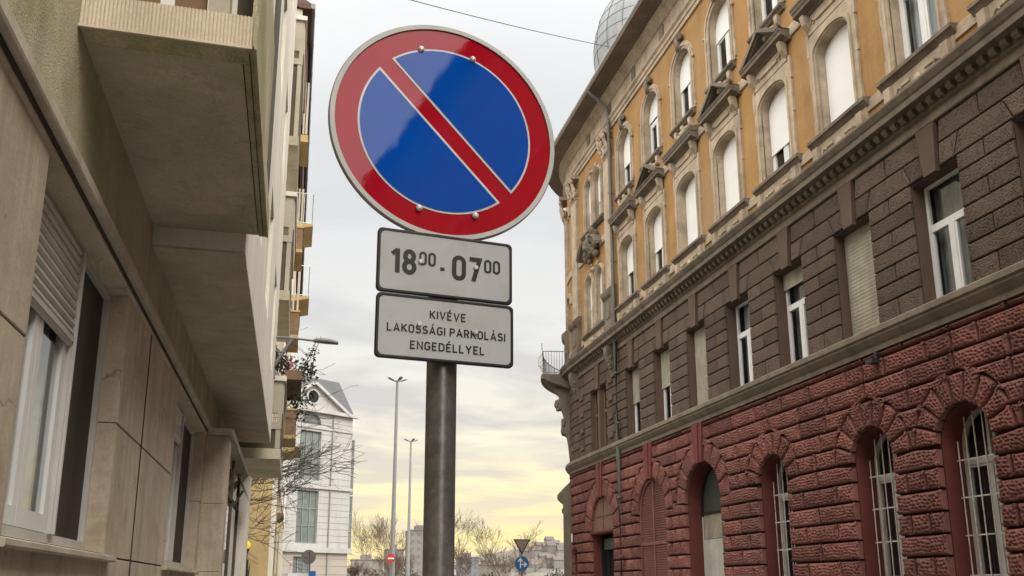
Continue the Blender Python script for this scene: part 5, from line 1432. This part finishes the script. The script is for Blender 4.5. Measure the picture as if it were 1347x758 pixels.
# wall-mounted street lamp
wl_ = thing('wall_street_lamp', (-0.5, 16.5, 5.5), 'grey street lamp on a slanted bracket fixed to the pale bay wall', 'street lamp')
g = MB(); g.tube([(-0.60, 16.5, 5.47), (-0.19, 16.5, 6.19)], 0.035, 10); g.tube([(-0.62, 16.5, 6.20), (-0.19, 16.5, 6.20), (0.30, 16.5, 6.17)], 0.022, 8)
g.box(-0.66, -0.47, 16.44, 16.56, 5.40, 5.56); g.build('bracket_arm', M['lamp_grey'], wl_)
g = MB(); g.tube([(-0.80, 16.3, 6.08), (-0.45, 16.3, 5.98)], 0.012, 6); g.build('wall_tie', M['lamp_grey'], wl_); g = MB(); g.tube([(-0.78, 16.3, 5.92), (-0.30, 16.3, 5.86)], 0.012, 6); g.build('wall_tie', M['lamp_grey'], wl_)
g = MB()
rows = []
for i in range(10):
    t = i/9; x = lerp(0.20, 0.66, t); w_ = 0.075*math.sin(PI*min(1, 0.12+0.88*t)*0.92)**0.6+0.012
    rows.append([(x, 16.5+w_*math.cos(a), 6.165-0.02*t+(w_*0.95 if math.sin(a) > 0 else 0.02)*math.sin(a)) for a in [2*PI*k/12 for k in range(12)]])
g.grid(rows, close_v=True); g.poly(rows[0]); g.poly(rows[-1]); g.build('lamp_head', M['gutter_grey'], wl_, True)

# ================================================================== yellow building farther along
yel = thing('yellow_apartment_building', (-0.6, 28, 0), 'yellow apartment building with stacked brown balconies beyond the beige one', 'building')
YX = -0.62
g = MB()
g.box(-11, YX, 28.0, 62.0, 0, 6.2); g.m = 1; g.box(-11, YX, 28.0, 62.0, 6.201, 21.4); g.build('wall', [M['yellow_wall'], M['b1_cream']], yel)
g = MB(); g.box(YX+0.001, YX+0.06, 29.0, 61.5, 5.4, 21.3); g.box(YX-0.05, YX+0.10, 27.94, 28.25, 0, 5.5); g.build('pale_facade', M['b1_white'], yel)
g = MB(); g.box(-11.2, -0.34, 27.9, 62.3, 21.45, 21.6); g.box(-0.75, -0.34, 27.9, 62.2, 21.401, 21.449); g.build('eave', M['eave_brown'], yel)
g = MB(); g.sweep([(-0.34, 21.46), (-0.30, 21.42), (-0.22, 21.42), (-0.19, 21.50), (-0.19, 21.62), (-0.34, 21.62)], [27.9, 62.3], lambda s, z, o: (o, s, z))
for i in range(18): g.sweep([(-0.345, 21.455), (-0.30, 21.412), (-0.21, 21.412), (-0.18, 21.50), (-0.18, 21.63), (-0.345, 21.63)], [28.4+1.9*i, 28.5+1.9*i], lambda s, z, o: (o, s, z))
g.build('gutter', M['gutter_grey'], yel)
g = MB(); g.sweep([(-0.3, 21.6), (-6, 25.0), (-11.2, 21.6)], [27.9, 62.3], lambda s, z, o: (o, s, z)); g.build('roof', M['roof'], yel)
g = MB(); g.box(-0.50, -0.38, 30.0, 60.0, 18.6, 21.39); g.build('brown_cladding', M['eave_brown'], yel)
for (zt, zb, y0, x1) in ((17.67, 17.45, 30.0, -0.20), (14.04, 13.18, 30.0, -0.19), (10.91, 10.03, 30.0, -0.16), (7.44, 6.53, 30.0, -0.06)):
    g = MB(); g.box(YX+0.06, x1, y0, y0+2.0, zb-0.06, zb+0.06); sl = g.build('balcony_slab', M['yellow_slab'], yel)
    if zt-zb > 0.5:
        g = MB(); g.box(YX+0.06, x1-0.02, y0+0.02, y0+0.07, zb+0.061, zt); g.box(x1-0.06, x1-0.01, y0+0.071, y0+2.0, zb+0.061, zt); g.build('brown_panel', M['wood_brown'], sl)
        g = MB(); g.box(YX+0.06, x1+0.01, y0-0.01, y0+0.10, zt+0.001, zt+0.07); g.box(x1-0.09, x1+0.01, y0+0.11, y0+2.0, zt+0.001, zt+0.07); g.build('handrail', M['yellow_slab'], sl)
    else:
        g = MB(); g.box(YX+0.06, x1-0.01, y0+0.01, y0+0.06, zb+0.061, zt); g.build('brown_panel', M['yellow_slab'], sl)
    g = MB(); g.box(x1-0.12, x1-0.05, y0+0.1, y0+0.18, zt+0.08, zb+2.4); g.box(YX+0.2, YX+0.26, y0+0.1, y0+0.18, zt+0.08, zb+2.4); g.build('balcony_post', M['b1_cream'], sl)
for zs_, zr in ((16.75, 18.15), (13.5, 14.85), (7.12, 8.3), (4.45, 5.4)):
    x1 = 0.16 if zs_ > 6 else -0.38
    g = MB(); g.poly([(YX, 36, zs_-0.28), (x1, 36, zs_-0.10), (x1, 38.4, zs_-0.10), (YX, 38.4, zs_-0.28)]); g.box(YX, x1, 36, 38.4, zs_-0.10, zs_)
    g.poly([(YX, 36, zs_-0.28), (x1, 36, zs_-0.10), (YX, 36, zs_-0.10)]); g.poly([(YX, 38.4, zs_-0.28), (x1, 38.4, zs_-0.10), (YX, 38.4, zs_-0.10)])
    sl = g.build('railed_balcony', M['yellow_slab'] if zs_ > 6 else M['stone_dark'], yel)
    g = MB(); railing(g, [(YX, 36.05, 0), (x1-0.04, 36.05, 0), (x1-0.04, 38.35, 0)], zs_, zr, 0.20 if zs_ > 6 else 0.1, 0.011, 0.017)
    g.build('white_railing', M['white_paint'], sl)
for z0 in (2.2, 7.6, 10.9, 14.1):
    for y in (33.3, 41, 45, 49, 54):
        g = MB(); g.box(YX+0.055, YX+0.075, y, y+1.2, z0, z0+1.6); w = g.build('window', M['far_glass'], yel)
        g = MB(); g.box(YX+0.06, YX+0.10, y-0.08, y-0.001, z0-0.1, z0+1.7); g.box(YX+0.06, YX+0.10, y+1.201, y+1.28, z0-0.1, z0+1.7); g.box(YX+0.06, YX+0.10, y, y+1.2, z0+1.601, z0+1.7); g.build('window_frame', M['b1_white'], w)
# small yellow globe lamp with dark shrub in the gap
gl_ = thing('globe_lamp', (-0.96, 20.0, 0), 'small yellow globe lamp on a black post beside the entrance', 'lamp')
g = MB(); g.tube([(-0.96, 20, 0), (-0.96, 20, 2.40)], 0.045, 10); g.tube([(-0.96, 20, 2.32), (-0.96, 20, 2.41)], [0.05, 0.085], 12); g.build('post', M['iron'], gl_)
me = bpy.data.materials.new('lit_yellow_globe'); me.use_nodes = True; pb = me.node_tree.nodes['Principled BSDF']; pb.inputs['Base Color'].default_value = (0.8, 0.5, 0.03, 1); pb.inputs['Emission Color'].default_value = (1, 0.62, 0.02, 1); pb.inputs['Emission Strength'].default_value = 0.55
g = MB(); g.ball((-0.96, 20, 2.49), 0.095, 10); g.build('globe', me, gl_, True)
gp_ = thing('potted_shrub', (-0.93, 20.6, 0), 'dark upright leafy shrub standing behind the yellow globe lamp', 'plant')
g = MB(); g.tube([(-0.93, 20.6, 0), (-0.93, 20.6, 2.2)], [0.05, 0.02], 6); g.build('stem', M['bark'], gp_)
g = MB(); q = random.Random(5)
for i in range(26):
    a = q.uniform(0, 2*PI); r_ = q.uniform(0.02, 0.30); z0 = q.uniform(0.4, 1.7)
    p0 = Vector((-0.93+r_*0.5*math.cos(a), 20.6+r_*0.5*math.sin(a), z0)); p1 = p0+Vector((math.cos(a)*0.16, math.sin(a)*0.16, q.uniform(0.25, 0.55)))
    n_ = Vector((-math.sin(a), math.cos(a), 0))*0.035
    g.poly([p0-n_, p0+n_, p1])
leaf_blob(g, (-0.93, 20.6, 1.5), 0.33, 240, q, 0.06, 2.0)
g.build('foliage', M['leaf_dark'], gp_, fix=False)

# ================================================================== white building at the end of the street
WA = R(58.3)
WT = Vector((math.sin(WA), math.cos(WA), 0)); WNv = Vector((math.cos(WA), -math.sin(WA), 0)); WP = Vector((5.42, 90.0, 0))
def FW(t, z, o): 
    p = WP + WT*t + WNv*o
    return (p.x, p.y, z)
wb = thing('white_corner_house', (5.42, 90, 0), 'white stone clad building with gabled front and tall green windows closing the street', 'building')
TL = -16.0
g = MB()
WOPS = [(-4.85, 1.18, 11.78, 16.65, 0), (-4.85, 1.18, 5.70, 10.78, 0), (-5.2, 0.95, 2.2, 4.45, 0), (-8.85, 1.2, 5.70, 7.5, 0), (-8.85, 1.2, 11.8, 14.6, 0), (-8.9, 1.0, 2.2, 4.4, 0), (-12.5, 1.2, 5.7, 10.7, 0)]
def fwall(mb, z0, z1): wall(mb, FW, TL, 0.0, z0, z1, [o for o in WOPS if z0 <= o[2] and o[3] <= z1], depth=0.35)
g.m = 1; fwall(g, 0.0, 4.85); g.m = 0; fwall(g, 4.85, 11.2); 
wall(g, FW, TL, 0.0, 11.2, 17.0, [(-4.85, 1.18, 11.78, 16.65, 0), (-8.85, 1.2, 11.8, 14.6, 0)], depth=0.35); wall(g, FW, TL, 0.0, 17.0, 18.7, [(-4.85, 1.1, 17.3, 17.36, 1.12)], depth=0.35)
g.poly([FW(TL, 0, 0), FW(TL, 0, -16), FW(TL, 18.7, -16), FW(TL, 18.7, 0)])
for z0, z1, mi in ((0, 4.85, 1), (4.85, 18.7, 0)):
    g.m = mi; g.poly([FW(0, z0, 0), FW(0, z0, -16), FW(0, z1, -16), FW(0, z1, 0)])
g.m = 0
# gable
g.poly([FW(-8.9, 18.7, 0.05), FW(-0.9, 18.7, 0.05), FW(-4.9, 21.3, 0.05)])
g.build('wall', [M['far_white'], M['far_pink']], wb)
g = MB()
for z in [5.9+0.62*i for i in range(21)]: 
    cuts = [TL] + [e for o in sorted(WOPS) if o[2]-0.05 < z < o[3]+0.05 for e in (o[0]-o[1], o[0]+o[1])] + [0]
    for a, b_ in zip(cuts[::2], cuts[1::2]): g.box(a, b_, z-0.02, z+0.02, 0.002, 0.012, F=FW)
for z in (1.2, 2.0, 2.8, 3.6, 4.3):
    cuts = [TL] + [e for o in sorted(WOPS) if o[2]-0.05 < z < o[3]+0.05 for e in (o[0]-o[1], o[0]+o[1])] + [0]
    for a, b_ in zip(cuts[::2], cuts[1::2]): g.box(a, b_, z-0.02, z+0.02, 0.002, 0.012, F=FW)
g.build('cladding_joints', M['far_groove'], wb)
g = MB()
for z0, z1, oo in ((4.85, 5.35, 0.30), (11.0, 11.3, 0.18), (18.5, 18.85, 0.45), (16.9, 17.15, 0.12)): g.box(TL, 0.0+oo, z0, z1, 0.013, oo, F=FW)
for a, b_ in (((-9.2, 18.86), (-4.9, 21.65)), ((-4.9, 21.65), (-0.6, 18.86))):
    g.grid([[FW(a[0], a[1], o), FW(b_[0], b_[1], o), FW(b_[0], b_[1]-0.35, o), FW(a[0], a[1]-0.35, o)] for o in (0.06, 0.5)], close_v=True); g.poly([FW(a[0], a[1], 0.5), FW(b_[0], b_[1], 0.5), FW(b_[0], b_[1]-0.35, 0.5), FW(a[0], a[1]-0.35, 0.5)])
g.build('cornice', M['far_white'], wb)
g = MB(); g.grid([[FW(TL, 18.86, -0.2), FW(0.3, 18.86, -0.2)], [FW(TL, 22.9, -3.2), FW(0.3, 22.9, -3.2)], [FW(TL, 22.9, -12), FW(0.3, 22.9, -12)], [FW(TL, 18.8, -16), FW(0.3, 18.8, -16)]]); g.poly([FW(0.3, 18.86, -0.2), FW(0.3, 22.9, -3.2), FW(0.3, 22.9, -12), FW(0.3, 18.8, -16)])
g.grid([[FW(-9.2, 18.9, 0.4), FW(-4.9, 21.7, 0.4), FW(-0.6, 18.9, 0.4)], [FW(-9.2, 18.9, -0.3), FW(-4.9, 21.7, -3.8), FW(-0.6, 18.9, -0.3)]])
g.build('roof', M['far_roof'], wb)
g = MB(); g.poly([FW(-4.9+0.62*math.cos(2*PI*i/20), 20.05+0.62*math.sin(2*PI*i/20), 0.07) for i in range(20)]); rw = g.build('round_window', M['room_dark'], wb)
g = MB(); outline_pts = [(-4.9+0.62*math.cos(2*PI*i/20), 20.05+0.62*math.sin(2*PI*i/20)) for i in range(21)]; op2 = [(-4.9+0.8*math.cos(2*PI*i/20), 20.05+0.8*math.sin(2*PI*i/20)) for i in range(21)]
g.grid([[FW(s, z, 0.06) for s, z in outline_pts], [FW(s, z, 0.16) for s, z in outline_pts], [FW(s, z, 0.16) for s, z in op2], [FW(s, z, 0.06) for s, z in op2]]); g.build('window_frame', M['far_white'], rw)
for c, hw, zb, zs, rise in WOPS + [(-4.85, 1.1, 17.3, 17.36, 1.12)]:
    g = MB()
    pts = [(c-hw, zb), (c+hw, zb)] + ([(c+hw, zs), (c-hw, zs)] if not rise else [(c+hw*math.cos(PI*i/12), zs+rise*math.sin(PI*i/12)) for i in range(13)])
    g.poly([FW(s, z, -0.3) for s, z in pts]); w = g.build('window', M['far_glass'], wb)
    g = MB()
    for f in (0.0, 0.33, 0.67, 1.0): x = lerp(c-hw+0.05, c+hw-0.05, f); g.box(x-0.05, x+0.05, zb, zs, -0.29, -0.22, F=FW)
    nz_ = max(1, round((zs-zb)/1.6))
    for i in range(nz_+1): z = lerp(zb+0.05, zs-0.05, i/nz_); g.box(c-hw, c+hw, z-0.05, z+0.05, -0.295, -0.23, F=FW)
    g.build('window_frame', M['far_groove'], w)
g = MB(); a = FW(-2.4, 0, 0.08); g.tube([(a[0], a[1], 0), (a[0], a[1], 18.4)], 0.06, 6); g.build('downpipe', M['far_groove'], wb)
g = MB(); g.box(-8.0, 0.0, 4.9, 16.6, 0, 0.001) if False else None
# glazed corner bays round the side
for z0, z1 in ((5.3, 10.6), (10.9, 16.4)):
    g = MB(); p = [FW(0.02, z0, -0.6), FW(0.9, z0, -0.9), FW(0.9, z0, -3.4), FW(0.02, z0, -3.8)]
    pt = [(x, y, z1) for x, y, _ in p]
    g.grid([p, pt]); g.poly(p); g.poly(pt); by = g.build('glass_bay', M['far_glass'], wb)
    g = MB()
    for zz in rang(z0, z1, 4): g.tube([(x, y, zz) for x, y, _ in p], 0.09, 5)
    for x, y, _ in p: g.tube([(x, y, z0-0.1), (x, y, z1+0.1)], 0.09, 5)
    g.build('bay_frame', M['far_groove'], by)
g = MB(); g.box(-7.0, -5.5, 0, 2.9, 0.5, 0.6, F=FW); g.build('pale_hoarding', M['far_white'], wb)

# ================================================================== street lamps, small signs
def tall_lamp(x, y, h_, label):
    t = thing('street_lamp', (x, y, 0), label, 'street lamp', 'tall street lamps on the avenue')
    g = MB(); g.tube([(x, y, 0), (x, y, 3.6), (x, y, 3.7), (x, y, h_)], [0.20, 0.19, 0.16, 0.085], 12); g.build('column', M['lamp_grey'], t, True)
    for dxx, dyy in ((-1, -0.25), (1, 0.2), (0.35, -0.9), (-0.2, 0.9)):
        g = MB(); e = Vector((x, y, h_))+Vector((dxx*0.68, dyy*0.68, 0.06)); s_ = Vector((x, y, h_-0.12))
        g.tube([s_, s_.lerp(e, 0.4)+Vector((0, 0, 0.02))], 0.04, 6); arm = g.build('lamp_arm', M['lamp_grey'], t)
        g = MB(); a = s_.lerp(e, 0.35); d = (e-a).normalized(); sd_ = d.cross(Vector((0, 0, 1))).normalized()
        rows = [[tuple(a+d*(e-a).length*f+sd_*w_*cx+Vector((0, 0, hh*cz+0.05*f))) for cx, cz in ((-1, 0), (-0.7, 1), (0.7, 1), (1, 0), (0.6, -0.6), (-0.6, -0.6))] for f, w_, hh in ((0, 0.05, 0.04), (0.2, 0.12, 0.07), (0.8, 0.14, 0.07), (1.0, 0.06, 0.04))]
        g.grid(rows, close_v=True); g.poly(rows[0]); g.poly(rows[-1]); g.build('lamp_head', M['gutter_grey'], arm)
    return t
tall_lamp(6.58, 60.0, 15.75, 'taller looking street lamp column with four grey heads, the nearer of two on the avenue')
tall_lamp(10.70, 84.0, 15.45, 'farther and thinner looking street lamp column with grey heads, beside the big sign pole')
def round_plate(mb, c, r_, t=0.01, n=28, y=0):
    a = [(c[0]+r_*math.cos(2*PI*i/n), c[1], c[2]+r_*math.sin(2*PI*i/n)) for i in range(n)]; b_ = [(x, yy+t, z) for x, yy, z in a]
    mb.grid([a, b_], close_v=True); mb.poly(a); mb.poly(b_)
def pole_of(t, x, y, h_, r_=0.03): 
    g = MB(); g.tube([(x, y, 0), (x, y, h_)], r_, 10); g.build('pole', M['lamp_grey'], t)
# give-way seen from behind, over a blue arrow disc
x, y = 9.33, 36.0
t = thing('direction_sign', (x, y+0.06, 0), 'blue round sign with white arrows under the back of a give way triangle', 'traffic sign')
pole_of(t, x, y+0.06, 3.52, 0.035)
def triangle(mb, s_, o, x, y, z, t_=0.012):
    pts = [(x-s_/2, y+o, z), (x+s_/2, y+o, z), (x, y+o, z-s_*0.866)]; b_ = [(a, bb+t_, c) for a, bb, c in pts]
    mb.grid([pts, b_], close_v=True); mb.poly(pts); mb.poly(b_)
g = MB(); triangle(g, 0.74, 0.015, x+0.01, y, 3.545); tb = g.build('triangle_back', M['iron'], t)
g = MB(); triangle(g, 0.58, 0.009, x+0.01, y, 3.50, 0.005); g.build('triangle_inner', mat('brown_grey_sign_back', (0.24, 0.18, 0.15), 0.6, 0.1, 4), tb)
g = MB(); round_plate(g, (x, y, 2.55), 0.305, 0.012, 36); bd = g.build('blue_disc', M['sign_back'], t)
g = MB(); round_plate(g, (x, y-0.004, 2.55), 0.296, 0.003, 36); g.build('blue_face', mat('pale_blue_sign', (0.02, 0.12, 0.30), 0.5, 0.05, 4), bd)
g = MB(); Qd = lambda u, v, o: (x+u, y-0.0055-o, 2.55+v)
ribbon(g, [(-0.06, -0.19), (-0.06, 0.17)], 0.05, Qd, 0); ribbon(g, [(-0.16, 0.07), (-0.06, 0.20), (0.04, 0.07)], 0.05, Qd, 0.001); ribbon(g, [(-0.06, -0.04), (0.17, -0.04)], 0.05, Qd, 0.002); ribbon(g, [(0.09, 0.06), (0.20, -0.04), (0.09, -0.14)], 0.05, Qd, 0.003)
g.build('white_arrow', M['white_paint'], bd, fix=False)
# no entry sign far away
x, y = 6.43, 59.4
t = thing('no_entry_sign', (x, y+0.05, 0), 'small red no entry sign in front of the tall lamp column', 'traffic sign')
pole_of(t, x, y+0.05, 3.8)
g = MB(); round_plate(g, (x, y, 3.46), 0.30, 0.012); nd = g.build('red_disc', mat('no_entry_red', (0.42, 0.045, 0.04), 0.5, 0.05, 4), t)
g = MB(); g.box(x-0.21, x+0.21, y-0.006, y-0.001, 3.41, 3.51); g.build('white_bar', M['white_paint'], nd)
# back of a round sign with blue panel
x, y = 0.667, 36.0
t = thing('reversed_sign', (x+0.05, y, 0), 'back of a round grey sign above a small blue panel near the white building', 'traffic sign')
pole_of(t, x+0.06, y-0.03, 3.0)
g = MB(); round_plate(g, (x, y, 2.76), 0.28, 0.012); g.build('disc_back', mat('dull_grey_sign_back', (0.17, 0.155, 0.145), 0.6, 0.1, 4), t)
g = MB(); g.box(x+0.05, x+0.30, y-0.08, y-0.06, 1.75, 2.22); g.build('blue_panel', mat('bright_blue_panel', (0.02, 0.16, 0.50), 0.5, 0.05, 4), t)
g = MB(); g.box(x-0.35, x+0.02, y-0.08, y-0.06, 1.75, 2.13); g.build('white_panel', M['white_paint'], t)

# ================================================================== trees
def bare_tree(name, base, height, seed, label, mtl, spread=0.75, lean=(0, 0), levels=5, r0=None, minr=0.006, group=None, bias=(0, 0, 0), nlimb=(3, 4), trunk_f=0.3, cat='tree', first=1.0, nfirst=0, wob=0.13):
    q = random.Random(seed); t = thing(name, base, label, cat, group)
    r0 = r0 or height*0.018
    tm, cm = MB(), MB()
    B = Vector(base)
    def grow(p, d, ln, r_, lev):
        n = 4; pts = [p]; rr = [r_]; dd = d.copy(); cur = p
        for i in range(n):
            dd = (dd + Vector((q.gauss(0, wob), q.gauss(0, wob), q.gauss(0, wob*0.8)+0.05)) + Vector(bias)*0.06).normalized()
            cur = cur + dd*ln/n; pts.append(cur); rr.append(max(minr, r_*(1-0.42*(i+1)/n)))
        mb = tm if lev <= 1 else cm
        mb.tube(pts, rr, 8 if lev == 0 else (6 if lev == 1 else (4 if lev < 4 else 3)), cap=False)
        if lev >= levels: return
        k = (nfirst if nfirst and lev == 0 else q.randint(*nlimb)) if lev < levels-1 else q.randint(2, 4)
        for i in range(k):
            f = 1.0 if i == 0 else q.uniform(0.35 if not (nfirst and lev == 0) else 0.62, 0.98)
            idx = f*n; i0 = min(n-1, int(idx)); st = pts[i0].lerp(pts[i0+1], idx-i0)
            ax = Vector((q.gauss(0, 1), q.gauss(0, 1), q.gauss(0, 0.4))); ax = (ax - ax.project(dd)).normalized()
            ang = q.uniform(0.25, spread) if i else q.uniform(0.08, 0.35)
            if nfirst and lev == 0: ax = Vector((1, q.uniform(-0.7, 0.7), 0)).normalized(); ang = q.uniform(0.7, 1.45) if i else 0.4
            nd_ = (dd*math.cos(ang)+ax*math.sin(ang)).normalized()
            grow(st, nd_, ln*q.uniform(0.62, 0.85)*((first if i else first*1.9) if lev == 0 else 1.0), max(minr, rr[min(n, i0+1)]*q.uniform(0.55, 0.78)), lev+1)
    grow(B, Vector((lean[0], lean[1], 1)).normalized(), height*trunk_f, r0, 0)
    tm.build('trunk', mtl, t, True, fix=False); cm.build('crown', mtl, t, fix=False)
    return t
bare_tree('bare_tree', (-2.0, 24.0, 0), 9.0, 44, 'bare dark twiggy tree in the gap before the yellow building, branches crossing the white house', M['bark'], 0.85, (0.02, 0.0), 5, 0.10, 0.006, bias=(0.9, 0.0, -0.25), trunk_f=0.50, nlimb=(3, 3), first=0.43, nfirst=8, wob=0.22)
for i, (x, y, hh, sd_, lb) in enumerate(((10.2, 100, 7.6, 3, 'bare tree between the two tall street lamps and the white house'), (19.9, 102, 8.2, 11, 'slim bare tree just past the big grey sign pole'), (25.0, 104, 8.0, 17, 'broad bare tree behind the blue arrow sign'), (29.0, 116, 7.4, 23, 'bare tree at the far side of the give way sign'), (13.8, 122, 8.6, 29, 'bare tree seen behind the farther street lamp'), (8.2, 110, 6.8, 37, 'smallest bare tree close to the corner of the white house'))):
    bare_tree('bare_tree', (x, y, 0), hh, sd_, lb, M['bark_far'], 0.75, (q.uniform(-0.06, 0.06), 0), 6, hh*0.015, 0.011, 'bare trees along the avenue', trunk_f=0.28, nlimb=(3, 4))

# ================================================================== overhead cable
g = MB()
a, b_ = Vector((-0.49, 16.5, 14.2)), Vector((10.0, 25.9, 20.24))
g.tube([tuple(a.lerp(b_, i/24)-Vector((0, 0, 0.10*math.sin(PI*i/24)))) for i in range(25)], 0.011, 5)
tag(g.build('overhead_cable', M['cable']), 'thin dark cable strung across the sky to the corner building gutter', 'cable')

# ================================================================== far background: hedge, city blocks, hill
g = MB(); q = random.Random(77)
for i in range(420):
    x = q.uniform(-6, 42); hgt = 2.6+1.5*math.sin(x*0.9)*math.sin(x*0.37+1)
    leaf_blob(g, (x, 122+q.uniform(-2, 2), q.uniform(0.3, max(0.8, hgt))), 0.8, 30, q, 0.2)
tag(g.build('hedge', M['bush'], fix=False), 'low dark winter scrub running along the far side of the avenue', 'hedge', kind='stuff')
def block(x, y, w, dpt, h_, label, col, floors, group='far city blocks on the horizon'):
    t = thing('city_block', (x, y, 0), label, 'building', group)
    g = MB(); g.box(x-w/2, x+w/2, y, y+dpt, 0, h_); g.build('wall', mat('far_block_wall', col, 0.9, 0.08, 0.1), t)
    g = MB(); g.box(x-w/2-0.3, x+w/2+0.3, y-0.3, y+dpt+0.3, h_+0.001, h_+0.5); g.box(x-w/5, x+w/8, y+2, y+dpt-2, h_+0.501, h_+2.6); g.build('roof', mat('far_block_roof', tuple(c*0.8 for c in col), 0.9, 0.08, 0.1), t)
    wm = mat('far_block_window', tuple(c*0.75 for c in col), 0.5, 0.1, 0.2)  # kept close to the wall tone, haze put into the colour
    nx = max(2, int(w/2.6))
    for j in range(floors):
        for i in range(nx):
            zc = lerp(2.2, h_-1.6, j/max(1, floors-1)); xc = x-w/2+w*(i+0.5)/nx
            if zc < 8: continue
            g = MB(); g.box(xc-0.65, xc+0.65, y-0.06, y-0.01, zc-0.7, zc+0.7); g.build('window', wm, t)
block(57, 400, 11, 14, 26.5, 'tallest grey slab block on the skyline behind the street lamps', (0.165, 0.155, 0.145), 8)
block(48.5, 430, 8, 12, 19, 'narrow grey block touching the tallest slab block on the skyline', (0.19, 0.175, 0.165), 6)
block(66, 420, 8, 14, 15.5, 'lower grey block on the skyline at the sign pole side of the tallest slab', (0.20, 0.18, 0.16), 5)
block(34, 410, 14, 12, 13.5, 'low long pale block on the skyline nearest the white house', (0.21, 0.19, 0.17), 4)
block(85, 430, 9, 12, 15.5, 'bluish block on the skyline just beyond the big sign pole', (0.16, 0.16, 0.175), 5)
block(100, 450, 16, 12, 12.5, 'low brownish block on the skyline under the slim bare tree', (0.17, 0.145, 0.125), 4)
g = MB()
rows = []
q = random.Random(8)
for j, (yy, sc) in enumerate(((620, 0.0), (680, 0.35), (760, 0.75), (860, 1.0), (1000, 1.0), (1300, 0.2))):
    rows.append([(x, yy, -0.3+sc*(10+34*math.exp(-((x-300)/170)**2)+16*math.exp(-((x+250)/260)**2)+3*math.sin(x*0.013+j))) for x in range(-900, 1201, 50)])
g.grid(rows)
tag(g.build('hill', M['hill'], smooth=True), kind='structure')
hc = [(0.155, 0.145, 0.135), (0.18, 0.17, 0.158), (0.135, 0.122, 0.11)]
hm = [mat('hill_house_wall', c, 0.9, 0.08, 0.1) for c in hc]; hr = mat('hill_house_roof', (0.11, 0.092, 0.082), 0.9, 0.15, 0.1)  # low-contrast wall and roof colours take the place of haze
def hill_h(x, yy): 
    sc = 0.35 if yy < 700 else (0.35+0.4*(yy-680)/80 if yy < 760 else 0.75+0.25*min(1, (yy-760)/100)); return -0.3+sc*(10+34*math.exp(-((x-300)/170)**2)+16*math.exp(-((x+250)/260)**2))
for i in range(26):
    yy = q.uniform(690, 850); x = yy*q.uniform(0.255, 0.335); z = hill_h(x, yy)-2; w_ = q.uniform(7, 12); hh = q.uniform(6, 10)
    t = thing('hillside_house', (x, yy, z), 'tiny pale house among many on the hazy hill beside the corner building', 'house', 'houses on the far hill')
    g = MB(); g.box(x-w_/2, x+w_/2, yy, yy+9, z, z+hh); g.build('wall', hm[i % 3], t)
    g = MB(); g.sweep([(yy-0.5, z+hh+0.01), (yy+4.5, z+hh+3.5), (yy+9.5, z+hh+0.01)], [x-w_/2-0.4, x+w_/2+0.4], lambda s, zz, o: (s, o, zz)); g.build('roof', hr, t)
